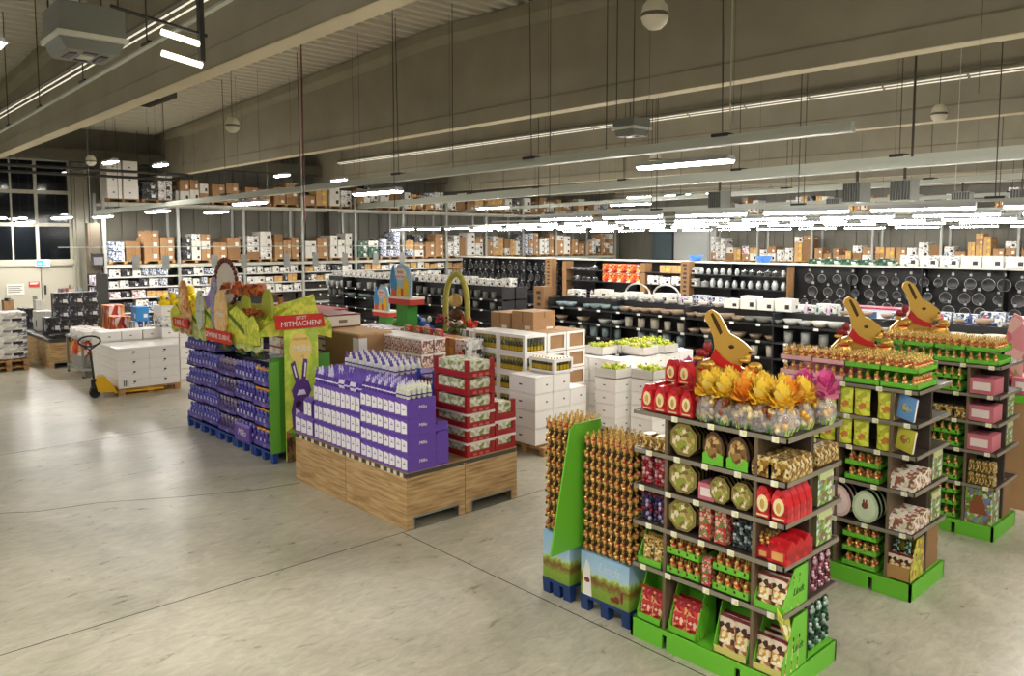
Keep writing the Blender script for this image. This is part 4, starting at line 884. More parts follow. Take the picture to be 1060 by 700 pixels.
t = thing('brown_display_sleeve', 'brown scalloped card sleeve on the plinth of the middle rack', 'card display', (7.17, 2.42, .15)); obj('sleeve_panel', MB().prism([(0, 0), (.3, 0), (.3, .1), (.28, .14), (.3, .2), (.28, .25), (.3, .3), (.28, .38), (.1, .42), (0, .42)], 0, .012, 'y'), M_CARD2, t); obj('sleeve_back', MB().box(0, .012, .012, .3, 0, .42), M_CARD2, t)
for z, lb in ((.95, 'upper'), (.58, 'lower')):
    for k in range(3): MBX.put((7.2, 2.4+k*.055, z), 0, f'meadow-print gift box, {ORD[k]} on the {lb} end shelf of the middle rack', None, (.95, 1, .75))
# ---------------- rear right rack: its bunnies belong to the uncounted rest
mb = MB()
def addtiers(x, y, z, nx, ny, px, py, s=1):
    for a in range(nx):
        for b in range(ny): rabbit_mb(mb, (x+a*px, y+b*py, z), s)
for c in range(4):
    y = 2.36+c*.3
    for lv in (0, 1):
        tray(8.76, y, 1.785+lv*.13, .44, .295, f'green tray, {ORD[c]} from right, {["lower","upper"][lv]} tier, top of the rear rack', None, .045)
        addtiers(8.8, y+.037, 1.79+lv*.13, 1 if lv == 0 else 5, 4, .075, .073, 1.1)
for z, n in ((.155, 3), (.555, 2), (.905, 2), (1.485, 2)):
    for k in range(n):
        tray(8.77, 2.68, z+k*.125, .28, .3, f'green tray, {["bottom","middle","top"][k]} one of the stack at {["plinth","lowest shelf","second shelf","","fourth shelf"][[.155,.555,.905,0,1.485].index(z)]}, rear rack', None, .045)
        addtiers(8.8, 2.715, z+.005+k*.125, 1, 4, .07, .072)
o = obj('chocolate_bunnies', mb, RB_M); tag(o, 'rows of small gold foil bunnies filling the rear right rack', 'chocolate bunnies', None, 'stuff')
for k, z in enumerate((1.485, 1.205, .905)): CR_PNK.put((8.77, 2.5, z), 0, f'pink chocolate box on the {["fourth","third","second"][k]} shelf of the rear rack', None, (1.4, .9, 1.35))
for k in range(4): G_PCK.put((8.77, 2.7+k*.1, 1.205), 0, f'gold pack, {ORD[k]} from right, third shelf of the rear rack', 'gold packs in the rear rack')
for k in range(4):
    for j in range(2): G_PCK.put((8.77, 2.38+k*.06, .555+j*.13), 0, f'small gold pack, {ORD[k]} from right, {["lower","upper"][j]} layer, rear rack corner', 'small gold packs in the rear rack', (1, .45, .95))
t = thing('print_carton', 'carton printed with a brown figure group at the rear rack corner', 'box', (8.77, 2.36, .15)); obj('carton_body', MB().box(0, .25, 0, .24, 0, .36), P_MEAD, t); obj('printed_panel', MB().prism([(.04, .1), (.2, .1), (.19, .2), (.14, .3), (.08, .26)], -.004, 0, 'x'), mat('8a4c2c', .5), t)
t = thing('brown_display_sleeve', 'brown scalloped card sleeve on the plinth of the rear rack', 'card display', (9.14, 2.36, .15)); obj('sleeve_panel', MB().prism([(0, 0), (.3, 0), (.3, .1), (.28, .14), (.3, .2), (.28, .3), (.1, .4), (0, .4)], 0, .012, 'y'), M_CARD2, t)
for z, lb in ((1.21, 'upper'), (.91, 'lower')):
    for k in range(2): MBX.put((9.15, 2.36+k*.055, z), 0, f'meadow-print gift box, {ORD[k]} on the {lb} end shelf of the rear rack', None, (.95, 1, .72))
# tall pink banner and pink goods at the right edge
t = thing('pink_display_sign', 'tall narrow pink and green sign at the right edge', 'sign', (10.3, 2.62, 0)); obj('sign_board', MB().prism([(-.09, 1.2), (.09, 1.2), (.1, 1.9), (.06, 2.1), (.02, 2.2), (-.06, 2.16), (-.1, 1.9)], 0, .02, 'x'), pmat(['d88a90', 'e0b0a8', '9aac5a', 'c96a70'], 7), t); obj('post', MB().box(.005, .015, -.03, .03, 0, 1.2), M_CARD, t)
for k in range(3): CR_PNK.put((10.1, 2.45+k*.3, .0+1.3-.12*0), 0, f'pink box, {ORD[k]} from the right on the edge pallet', None, (2.2, 1, 1.6))
tag(obj('cardboard_pedestal', MB().box(0, .6, 0, 1.0, 0, 1.3).box(-.02, .62, -.02, 1.02, 1.22, 1.3, 1), [M_CARD, M_GREEN], loc=(10.05, 2.25, 0)), 'card display base carrying pink boxes at the right edge', 'display')
# ---------------- bunny towers on blue quarter pallets
M_SKYP = None
def meadow(nm='meadow_print'):
    M = bpy.data.materials.new(nm); M.use_nodes = True; n = M.node_tree.nodes; L = M.node_tree.links; b = n['Principled BSDF']
    t = n.new('ShaderNodeTexCoord'); s = n.new('ShaderNodeSeparateXYZ'); z = n.new('ShaderNodeTexNoise'); z.inputs['Scale'].default_value = 22; z.inputs['Detail'].default_value = 6
    L.new(t.outputs['Object'], s.inputs[0]); L.new(t.outputs['Object'], z.inputs['Vector'])
    m1 = n.new('ShaderNodeMath'); m1.operation = 'MULTIPLY_ADD'; m1.inputs[1].default_value = .12; L.new(z.outputs['Fac'], m1.inputs[0]); L.new(s.outputs[2], m1.inputs[2])
    cr = n.new('ShaderNodeValToRGB'); e = cr.color_ramp.elements; cols = [(0, '6b8a2a'), (.14, '7f9e38'), (.2, '7a4a2c'), (.24, '93a83a'), (.26, 'b8cf9a'), (.28, 'a8c8dc'), (.5, '88b4d8')]
    while len(e) < len(cols): e.new(.5)
    for q, (p, c) in zip(e, cols): q.position = p; q.color = lin(c)
    L.new(m1.outputs[0], cr.inputs[0]); L.new(cr.outputs[0], b.inputs['Base Color']); b.inputs['Roughness'].default_value = .4
    return M
M_MEA = meadow()
def blue_pallet(x0, y0, dx, dy, label, h_=.14, M=M_NAVY, grp=None):
    t = thing('blue_pallet', label, 'pallet', (x0, y0, 0), 0, grp)
    obj('deck', MB().box(0, dx, 0, dy, h_-.03, h_), M, t)
    for a in (0, dx-.08):
        for b in (0, dy/2-.04, dy-.08): obj('foot', MB().prism([(a+.01, 0), (a+.07, 0), (a+.08, h_-.03), (a, h_-.03)], b, b+.08, 'y'), M, t)
    return t
def tower(x, y0, y1, dx, z0, z1, ncol, nrow, label, pref, side=True, tops=5):
    blue_pallet(x-.0, y0, dx, y1-y0, 'blue quarter pallet under the '+pref)
    t = thing('meadow_display_base', 'sky and meadow printed carton base of the '+pref, 'display', (x, y0+.005, .14)); w_ = y1-y0-.01
    obj('printed_carton', MB().box(0, dx, 0, w_, 0, z0-.14), M_MEA, t)
    if side:
        text('Lindt', .11, mat('b9cfdc', .5), t, (-.002, w_*.42, .27), FX, 'logo', .3)
        obj('printed_chef', MB().prism([(w_-.12, 0), (w_-.02, 0), (w_-.03, .2), (w_-.06, .3), (w_-.1, .24)], -.004, 0, 'x'), mat('e4e2dc', .5), t)
        obj('printed_bunnies', MB().ball((-.001, .12, .06), .004, .03, .03).ball((-.001, .07, .09), .004, .015, .05).ball((-.001, .16, .05), .004, .03, .02).ball((-.001, w_-.07, .13), .005, .04, .03), mat('7c3020', .5), t)
    ph = (z1-z0)/nrow; pc = (y1-y0)/ncol
    for k in range(nrow):
        tag(obj('bunny_tray', MB().box(.055, dx, .045 if side else 0, w_, 0, .008).box(.06, dx, .05 if side else 0, w_, .008, ph, 1), [mat('8a7a50', .5), mat('4a3018', .6)], loc=(x, y0+.005, z0+k*ph)), f'gold card tray, {ORD[k]} from the bottom of the {pref}', 'tray', 'stacked trays of the '+pref)
        for b in range(ncol): RAB.put((x+.035, y0+pc*(b+.5), z0+k*ph+.001), rnd.uniform(-.1, .1), f'foil bunny, {ORD[b]} from right, {ORD[k]} row up, {pref}', 'foil bunnies on the face of the '+pref, (1, 1, ph/.125))
        if side:
            for a in range(1, 5): RAB.put((x+.035+a*.075, y0+.03, z0+k*ph+.001), pi/2, f'foil bunny on the side, {ORD[a]} column back, {ORD[k]} row up, {pref}', 'foil bunnies on the side of the '+pref, (1, 1, ph/.125))
    for a in range(tops):
        for b in range(ncol): RAB.put((x+.04+a*.07, y0+pc*(b+.5), z1+.003), 0, f'foil bunny on top, {ORD[b]} from right, {ORD[a]} row back, {pref}', 'foil bunnies topping the '+pref, 1)
tower(4.66, 3.69, 4.2, .48, .5, 1.36, 8, 9, 'front', 'front bunny tower', True, 6)
tower(4.66, 4.32, 4.64, .48, .55, 1.42, 5, 8, 'rear', 'rear bunny tower', False, 6)
tag(obj('green_side_wing', MB().prism([(-.3, 0), (.3, 0), (.3, 1.04), (-.02, 1.04), (-.08, 1.0)], 0, .015, 'y'), M_GREEN, loc=(4.66, 4.25, .5)), 'slanted light green side board between the two bunny towers', 'board')
tag(obj('wing_support', MB().box(.1, .4, 0, .012, 0, .5), M_GREEN, loc=(4.7, 4.25, 0)), 'lower green strip carrying the slanted side board', 'board')
# ================================================================== wooden pallet collars with purple cartons and red trays
def wood_mat():
    M = bpy.data.materials.new('oak_decor'); M.use_nodes = True; n = M.node_tree.nodes; L = M.node_tree.links; b = n['Principled BSDF']
    t = n.new('ShaderNodeTexCoord'); mp = n.new('ShaderNodeMapping'); mp.inputs['Scale'].default_value = (1.2, 1.2, 14); z = n.new('ShaderNodeTexNoise'); z.inputs['Scale'].default_value = 2.2; z.inputs['Detail'].default_value = 8; z.inputs['Distortion'].default_value = .5
    L.new(t.outputs['Object'], mp.inputs[0]); L.new(mp.outputs[0], z.inputs['Vector']); cr = n.new('ShaderNodeValToRGB'); e = cr.color_ramp.elements
    e[0].position = .3; e[0].color = lin('8f7048'); e[1].position = .62; e[1].color = lin('c9a878'); q = e.new(.45); q.color = lin('b08e5e')
    L.new(z.outputs['Fac'], cr.inputs[0]); L.new(cr.outputs[0], b.inputs['Base Color']); b.inputs['Roughness'].default_value = .5; return M
M_OAK = wood_mat(); M_OAKD = mat('a08258', .5)
def collar(x, y, dx, dy, h_, label, left=True, near=True, grp=None, tags=True):
    t = thing('wooden_pallet_box', label, 'display box', (x, y, 0), 0, grp); g = .003
    obj('front_panel', MB().box(0, .02, g, dy-g, .0, h_-.035), M_OAK, t)
    obj('rear_panel', MB().box(dx-.02, dx-g, g, dy-g, .0, h_-.035), M_OAK, t)
    for nm, y0_, y1_ in (('end_panel', g, .02), ('end_panel', dy-.02, dy-g)):
        mb = MB().box(.02, dx-.02, y0_, y1_, .12, h_-.035).box(.02, .09, y0_, y1_, 0, .12).box(dx-.09, dx-.02, y0_, y1_, 0, .12)
        e = obj(nm, mb, M_OAK, t)
        if near and y0_ == g:
            obj('metal_trim', MB().box(.08, dx-.08, -.004, g+.002, .115, .135).box(.08, .095, -.004, g+.002, 0, .12).box(dx-.095, dx-.08, -.004, g+.002, 0, .12), M_GREYM, e)
    obj('top_board', MB().box(0, dx-g, g, dy-g, h_-.015, h_), M_OAKD, t)
    r_ = obj('price_rail', MB().box(-.004, .012, g, dy-g, h_-.05, h_-.006).box(.02, dx-.02, .002, .012, h_-.05, h_-.006), mat('45423a', .5), t)
    if tags:
        k = .06
        while k < dy-.08: obj('price_tag', MB().box(-.008, -.004, k, k+.055, h_-.052, h_-.008), mat('e0dcc0', .5), r_); k += rnd.uniform(.1, .2)
for a in range(2):
    for b in range(2):
        collar(4.61+.79*a, 6.59+1.22*b, .785, 1.215, .61, f'oak-look pallet box, {["near","far"][b]} one of the {["aisle","inner"][a]} pair', near=(b == 0), tags=(a == 0))
M_CASEW = mat('f3f1f4', .45)
def case(nm_lab, x, y, z, dx, dy, hh, grp=None, panels=2, white=True, logo=True):
    t = thing('purple_carton', nm_lab, 'carton', (x, y, z), 0, grp)
    obj('carton_body', MB().prism([(0, 0), (dx, 0), (dx, hh), (.03, hh), (0, hh-.035)], 0, dy-.004, 'y'), M_PURP, t)
    if white:
        p = (dy-.004)/panels
        for k in range(panels):
            w = obj('white_panel', MB().prism([(p*k+.008, .03), (p*(k+1)-.008, .02), (p*(k+1)-.008, hh-.04), (p*k+.008, hh-.055)], -.003, 0, 'x'), M_CASEW, t)
            if logo: obj('printed_mark', MB().box(-.005, -.003, p*k+.035, p*(k+1)-.035, hh*.42, hh*.48).box(-.005, -.003, p*k+.045, p*(k+1)-.05, hh*.53, hh*.57), mat('8a86a0', .5), w)
    return t
for c in range(4):
    for k in range(4):
        t = case(f'purple carton with white front, {ORD[c]} column from the near corner, {ORD[k]} layer up', 4.63, 6.6+c*.225, .612+k*.192, .37, .225, .19, 'purple cartons in four low layers')
        if c == 0: text('Milka', .05, M_WHITE, t, (.2, -.0015, .1), FY, 'logo', .2)
for c in range(5):
    for k in range(3):
        case(f'tall purple carton with white front, {ORD[c+4]} column from the near corner, {ORD[k]} layer up', 4.63, 7.51+c*.21, .612+k*.235, .37, .21, .232, 'taller purple cartons in three layers')
for c in range(3): case(f'purple carton at the far aisle end, {ORD[c]} from the left', 4.63, 8.9-c*.15, .612, .36, .15, .235, 'single purple cartons at the far end', 1)
case('lone purple carton set on top of the far aisle end', 4.64, 8.64, .848, .34, .2, .23)
for k, (x, y, z, hh, lb) in enumerate(((5.01, 6.61, .612, .37, 'plain purple carton right of the stacked cartons'), (5.02, 6.63, .985, .09, 'small white-fronted carton on the plain purple carton'))):
    case(lb, x, y, z, .17, .3, hh, white=(k == 1))
# foil figures standing in the cartons
def figure(c1, c2, c3):
    mb = MB().lathe([(.02, 0), (.027, .02), (.027, .055), (.02, .085)], n=8).ball((0, 0, .1), .02, .02, .024, 8, 5, 1).ball((0, -.007, .135), .005, .005, .022, 5, 4, 1).ball((0, .007, .135), .005, .005, .022, 5, 4, 1).lathe([(.0275, .03), (.0275, .045)], n=8, mi=2)
    return mb.mesh('figure', [mat(c1, .35), mat(c2, .35), mat(c3, .35)])
FIG = [('purple and white', P3('foil_figure', 'chocolate figure', figure('5a3aa0', 'd8d4ec', 'efeef5'))), ('white and purple', P3('foil_figure', 'chocolate figure', figure('e6e2f0', '6a4ab0', '4a2c90'))),
       ('purple', P3('foil_figure', 'chocolate figure', figure('4f2f96', '6d52b8', 'd8d4ec'))), ('silver green', P3('foil_figure', 'chocolate figure', figure('d8dccc', 'eceee0', '4a2c90')))]
def figs(x, y, z, nx, ny, px, py, which, where, grp, tilt=0, sc=1):
    for a in range(nx):
        for b in range(ny):
            n_, P = FIG[which(a, b)]
            P.put((x+a*px, y+b*py, z), rnd.uniform(-.3, .3), f'{n_} foil figure, {ORD[b]} from right, {ORD[a]} row back, {where}', grp, sc)
figs(4.67, 6.63, 1.382, 5, 15, .068, .06, lambda a, b: 3 if b < 4 else (0 if (a+b) % 2 else 2), 'on the low purple cartons', 'foil figures on the low purple cartons')
figs(4.67, 7.54, 1.32, 5, 17, .068, .062, lambda a, b: (0 if b > 9 else 1) if (a+b//2) % 2 else 2, 'on the tall purple cartons', 'foil figures on the tall purple cartons', sc=1.2)
for a in range(2):
    for c in range(4):
        for k in range(3): case(f'plain lilac carton, {ORD[c]} column, {ORD[k]} layer up, {["front","rear"][a]} inner stack', 5.22+.34*a, 7.66+c*.33, .612+k*.27, .33, .33, .268, 'plain lilac cartons of the inner stack', white=False)
figs(5.26, 7.72, 1.425, 5, 14, .085, .085, lambda a, b: 1 if b % 2 else 3, 'on the inner lilac cartons', 'striped figures on the inner lilac cartons', sc=1.15)
# red cardboard trays
M_REDT = mat('9c1a20', .45); P_PACK = pmat(['dfe0cc', 'c8d0a8', 'eceade', '8a9a5a', 'b8b090'], 26, .5)
def redtray(x, y, z, dx, dy, hh, label, tall=False, band=True, grp=None):
    t = thing('red_display_tray', label, 'tray', (x, y, z), 0, grp); c = .05
    for a, b in ((0, 0), (dx-c, 0), (0, dy-c), (dx-c, dy-c)): obj('corner_post', MB().box(a+.002, a+c-.002, b+.002, b+c-.002, 0, hh-.004), M_REDT, t)
    obj('tray_base', MB().box(0, dx, 0, dy, 0, hh*.32), M_REDT, t)
    obj('packs', MB().box(.03, dx-.03, .03, dy-.03, hh*.33, hh*(.8 if not tall else .86)), P_PACK, t)
    if band:
        obj('white_band', MB().box(-.003, dx+.003, -.003, dy+.003, hh*.84, hh*.99), mat('e4ddd6', .5), t)
    for k in range(3): obj('printed_label', MB().box(.09+k*.09, .14+k*.09, -.004, 0, hh*.06, hh*.2), mat('c96a60', .5), t) if dx > .38 else None
for k in range(3): redtray(5.45, 6.62, .612+k*.165, .41, .6, .163, f'red tray with white band, {ORD[k]} from the bottom of the tall red stack', grp='red trays of the tall stack')
for k in range(3): redtray(5.45, 6.62, 1.108+k*.2, .41, .6, .198, f'red open tray without band, {ORD[k+3]} from the bottom of the tall red stack', True, False, 'red trays of the tall stack')
for k in range(2): redtray(5.87, 6.62, .612+k*.175, .32, .6, .173, f'red tray with white band, {["bottom","middle"][k]} of the low red stack')
redtray(5.87, 6.62, .963, .32, .6, .22, 'empty-looking red open tray topping the low red stack', True, False)
# blue crate stand
t = thing('blue_display_stand', 'royal blue cardboard stand between purple and red trays', 'display', (5.5, 7.26, .612))
for k in range(3):
    z = k*.3; obj('side_wall', MB().prism([(0, z), (.55, z), (.55, z+.29), (.38, z+.25), (.16, z+.25), (0, z+.29)], 0, .01, 'y'), mat('1c3f94', .45), t)
    obj('front_wall', MB().box(0, .01, 0, .36, z, z+.12).box(0, .01, 0, .06, z+.12, z+.29).box(0, .01, .3, .36, z+.12, z+.29), mat('1c3f94', .45), t)
    obj('packs', MB().box(.03, .52, .02, .34, z+.01, z+.2), pmat(['3a4a8a', 'c9883a', '1a2a5a', 'd8c8b0', '8a3a3a'], 24), t)
obj('back_wall', MB().box(.54, .55, 0, .36, 0, .95), mat('1c3f94', .45), t)
# ================================================================== milk-chocolate pallet island with crown
Y0M, Y1M = 9.85, 12.95
for k in range(5):
    blue_pallet(4.7, Y0M+k*.62, .9, .61, f'blue plastic pallet under the purple island, {ORD[k]} from the near end', .15, mat('1b3f8f', .4), 'blue pallets under the purple island')
M_PTRAY = mat('5a48a0', .4)
SW = []
for c1, c2, c3, nm in (('4a3a9c', '8a86d0', 'cfd0ea', 'violet'), ('5a4a7c', 'a89ab0', '4a3a6c', 'mauve'), ('5250a8', '8280cc', 'b8b8e4', 'blue-violet'), ('6a6a8c', '2c7a5a', '4a3a9c', 'silver-green')):
    mb = MB().ball((0, 0, .05), .034, .03, .05, 8, 6, 0).ball((-.008, 0, .11), .02, .02, .022, 7, 5, 1).box(-.036, -.03, -.014, .014, .03, .06, 2)
    SW.append((nm, proto(tag(obj('chocolate_egg_figure', mb.mesh('f', [mat(c1, .35, .2), mat(c2, .35, .2), mat(c3, .4)])), 'x', 'chocolate figure'))))
cols = [(0, 'silver-green', .565), (1, 'blue-violet', .565), (2, 'violet', .565), (3, 'mauve', .565), (4, 'blue-violet', .565)]
nshown = 0
for c in range(5):
    y = Y0M+c*.62
    for k in range(5):
        z = .155+k*.285+(.02 if c % 2 else 0)
        if c < 3 and k == 4: continue
        tr = thing('purple_tray', f'purple card tray, {ORD[c]} column from the near end, {ORD[k]} level up', 'tray', (4.71+.02*(k % 2), y+.005, z), 0, 'purple trays of the pallet island')
        obj('tray_shell', MB().box(0, .86, 0, .61, 0, .02).box(0, .006, 0, .61, 0, .09).box(0, .86, 0, .006, 0, .09).box(0, .86, 0.604, .61, 0, .09).box(.3, .86, 0.006, .604, .02, .24, 1), [M_PTRAY, mat('1d1636', .6)], tr)
        obj('white_slot_label', MB().box(-.003, 0, .24, .32, .02, .06), mat('8f86c8', .5), tr)
        nm, P = SW[(0 if c == 0 else c-1 if c < 4 else 2)] if c else SW[2 if k % 2 else 0]
        for a in range(2):
            for b in range(5):
                n2, P2 = (SW[3] if (c == 0 and b < 2) else (nm, P))
                P2.put((4.77+a*.09, y+.065+b*.12, z+.022), 0, f'{n2} foil figure, {ORD[b]} of {["front","second"][a]} row, tray {ORD[k]} up, column {ORD[c]}', 'foil figures of the purple pallet island', (1.3, 1.4, 1.78))
        if c == 0:
            for b in range(4):
                tag(obj('orange_bow', MB().ball((0, -.03, 0), .03, .035, .022, 8, 5).ball((0, .03, 0), .03, .035, .022, 8, 5).ball((0, 0, 0), .014), mat('e0982c', .4), loc=(4.76, y+.1+b*.14, z+.25)), f'orange ribbon bow, {ORD[b]} from right, {ORD[k]} level up the near column', 'bow', 'orange bows of the near column')
t = case('purple carton with white script at the second column foot', 4.67, Y0M+.67, .16, .035, .5, .24, white=False)
text('Milka', .13, M_WHITE, t, (-.002, .24, .12), FX, 'logo', .3)
for k, (y, nm) in enumerate(((10.75, 'near'), (11.3, 'middle'), (10.2, 'nearest'))):
    t = thing('green_display_card', f'green display card with orange label under the leaf crown, {nm} one', 'display card', (4.75, y, 1.4)); obj('card_panel', MB().box(0, .02, 0, .36, 0, .34), mat('2f5a24', .5), t)
    obj('orange_label', MB().box(-.004, 0, .08, .28, .18, .3), mat('cf8f2c', .5), t); obj('printed_carrot', MB().prism([(.12, .02), (.24, .05), (.18, .14)], -.004, 0, 'x'), mat('c9702c', .5), t)
tag(obj('green_corner_board', MB().box(0, .88, 0, .015, 0, 1.3).box(-.04, .1, -.02, .0, 0, 1.25, 1), [mat('4a8a28', .5), mat('5fa030', .5)], loc=(4.7, 9.83, .15)), 'green card board closing the near end of the purple island', 'board')
# leaf crown
t = thing('leaf_crown', 'yellow-green leafy cardboard canopy over the purple island', 'canopy', (4.5, 9.7, 1.62))
P_LEAF = pmat(['c4cc3c', 'e4e058', 'a8bc30', 'dcdc50', '98ac2c'], 5, .5, kind='noise'); P_LEAF2 = pmat(['b8c878', 'd4dc98', 'a0b058', 'c8d488'], 8, .5, kind='noise')
sk = []; n = 40
for k in range(n+1):
    y = 3.2*k/n; sk.append((y, -.02-.05*abs(sin(k*.85))-.02*sin(k*.3)))
obj('scalloped_skirt', MB().prism(sk+[(3.2, .14), (0, .14)], 0, .03, 'x'), P_LEAF2, t)
obj('roof_leaf', MB().prism([(0, .14), (.95, .1), (.95, .16), (.45, .5), (0, .18)], .1, 3.1, 'y', 0), P_LEAF, t)
for k, (y0_, w_, h_) in enumerate(((.25, .9, .52), (1.15, .8, .48), (2.0, .8, .5))):
    lp = [(y0_, .05), (y0_+w_*.5, .0), (y0_+w_, .06), (y0_+w_*.92, h_*.7), (y0_+w_*.5, h_), (y0_+w_*.1, h_*.75)]
    obj('leaf', MB().prism(lp, -.02+.012*k, .0+.012*k, 'x'), P_LEAF, t)
    obj('leaf_vein', MB().prism([(y0_+w_*.1, .1), (y0_+w_*.9, h_*.8), (y0_+w_*.86, h_*.86), (y0_+w_*.06, .15)], -.03+.012*k, -.02+.012*k, 'x'), mat('4d6a1c', .5), t)
for k, y in enumerate((.15, 2.9)): obj('leaf', MB().prism([(y-.2, .05), (y+.2, .0), (y+.25, .3), (y, .42), (y-.15, .3)], -.05, -.03, 'x'), P_LEAF, t)
def egg_board(x, y, z, ry, rz_, c, lb, rot=0, name='egg_cutout'):
    t = thing(name, lb, 'cutout', (x, y, z), rot); pts = [(ry*sin(a)*(1-.13*cos(a+pi)), rz_-rz_*cos(a)) for a in [2*pi*k/28 for k in range(28)]]
    o = obj('egg_board', MB().prism(pts, 0, .04, 'x').mesh('eggb', [c]), None, t); b = o.modifiers.new('soft', 'BEVEL'); b.width = .012; b.segments = 2
    return t
t = egg_board(4.44, 12.28, 1.9, .17, .26, pmat(['d89a5c', 'e8b878', 'c9803c', 'f0d098'], 14), 'tall bronze egg cutout on the far end of the leaf crown')
t2 = thing('bunny_picture_cutout', 'orange brown figure cutout under the bronze egg', 'cutout', (4.46, 12.25, 1.6)); obj('figure_board', MB().prism([(-.2, 0), (.2, 0), (.22, .3), (.12, .5), (-.12, .5), (-.22, .3)], 0, .03, 'x'), pmat(['d8a068', 'e8c090', 'a86a3c', '6a5a8c'], 9, kind='noise'), t2)
t = egg_board(4.43, 10.85, 1.66, .19, .34, pmat(['e0b070', 'ecc890', 'd09a58'], 9, kind='noise'), 'tall orange egg cutout above the middle banner'); text('Milka', .12, M_WHITE, t, (-.004, 0, .34), FX, 'logo', .3)
egg_board(4.43, 11.6, 1.7, .11, .3, pmat(['a8b0a8', 'c9cfc0', '7c8a86'], 12, kind='noise'), 'narrow silver egg cutout in the middle of the leaf crown')
egg_board(4.45, 11.12, 1.75, .1, .38, pmat(['6a6a90', '9a9ab8', '4a4a70'], 14, kind='noise'), 'narrow purple figure cutout left of the orange egg')
for k, (y, z) in enumerate(((12.0, 2.05), (12.55, 2.02), (12.65, 1.82))):
    c_ = thing('yellow_flower_cutout', f'bright yellow star flower, {ORD[k]} around the bronze egg', 'cutout', (4.5, y, z))
    pts = [((.15 if j % 2 == 0 else .08)*cos(2*pi*j/10), (.15 if j % 2 == 0 else .08)*sin(2*pi*j/10)) for j in range(10)]; obj('petals', MB().prism(pts, 0, .02, 'x'), mat('f0d020', .5), c_); obj('centre', MB().ball((-.004, 0, 0), .01, .03, .03), mat('e0a018', .5), c_)
c_ = thing('lilac_flower_cutout', 'lilac flower cutout beside the round drum board', 'cutout', (4.6, 11.62, 2.1)); pts = [((.22 if j % 2 == 0 else .12)*cos(2*pi*j/8+.3), (.26 if j % 2 == 0 else .14)*sin(2*pi*j/8+.3)) for j in range(8)]; obj('petals', MB().prism(pts, 0, .02, 'x'), mat('a88ae0', .5), c_)
c_ = thing('round_board', 'big white round board with dark red dotted rim', 'cutout', (4.9, 11.7, 2.38)); obj('disc', MB().prism([(.4*cos(2*pi*j/26), .36*sin(2*pi*j/26)) for j in range(26)], 0, .03, 'x'), mat('ddd4c8', .5), c_); mb = MB()
for j in range(26):
    a = 2*pi*j/26; mb.ball((-.01, .4*cos(a), .36*sin(a)), .025, .05, .045, 7, 5)
obj('dotted_rim', mb, mat('6a2c24', .5), c_)
def orangeleaf(x, y, z, lb, sd, s=1):
    t = thing('orange_leaf_bunch', lb, 'decoration', (x, y, z)); rr = random.Random(sd); mb = MB()
    for k in range(110):
        c = Vector((rr.uniform(-.12, .12), rr.uniform(-.5, .5), rr.uniform(0, .13)))*s; d1 = Vector((rr.uniform(-1, 1), rr.uniform(-1, 1), rr.uniform(-.3, 1))).normalized()*.06*s; d2 = d1.cross(Vector((rr.uniform(-1, 1), rr.uniform(-1, 1), rr.uniform(-1, 1)))).normalized()*.045*s
        mb.add([c-d1, c-d2, c+d1, c+d2], [(0, 1, 2, 3)], k % 2)
    obj('paper_leaves', mb, [mat('cf7c48', .6), mat('b85c30', .6)], t); obj('stem_bar', MB().box(-.02, .02, -.3*s, .3*s, -.02, .0), M_CARD2, t)
orangeleaf(4.75, 10.75, 2.28, 'upper bunch of orange paper leaves above the crown', 4, 1.05); orangeleaf(4.6, 10.28, 2.02, 'lower bunch of orange paper leaves in the green basket', 9, .6)
t = thing('wood_surround', 'thin wooden surround behind the orange leaves', 'frame', (4.9, 9.95, 1.9)); obj('frame_bars', MB().box(0, .05, 0, 1.1, .36, .4).box(0, .05, 0, .05, 0, .4).box(0, .05, 1.05, 1.1, 0, .4), mat('a8743c', .6), t)
egg_board(4.7, 10.62, 1.85, .14, .24, mat('a8b83a', .5), 'green basket wing left of the lower orange leaves'); egg_board(4.72, 9.98, 1.86, .16, .26, mat('9aa032', .5), 'olive basket wing right of the lower orange leaves')
# banners
def banner(x, y, z, w_, h_, s, size, lb, rot=None, face='x'):
    t = thing('red_banner', lb, 'banner', (x, y, z), 0 if face == 'x' else pi/2); obj('ribbon_board', MB().prism([(-w_/2, .0), (w_/2, .0), (w_/2+.03, h_), (-w_/2+.03, h_)], 0, .015, 'x'), mat('c9261c', .45), t)
    for j, (q, zz, sz) in enumerate(s): text(q, sz, M_WHITE, t, (-.002, 0, zz), FX, 'lettering')
    return t
banner(4.4, 12.28, 1.69, .6, .15, [('3.000 €...', .075, .12)], 0, 'red banner reading 3.000 euro at the far crown end')
banner(4.4, 10.85, 1.6, .85, .17, [('GEWINNE 25.000 €...', .085, .1)], 0, 'red banner with prize sum in the middle of the crown')
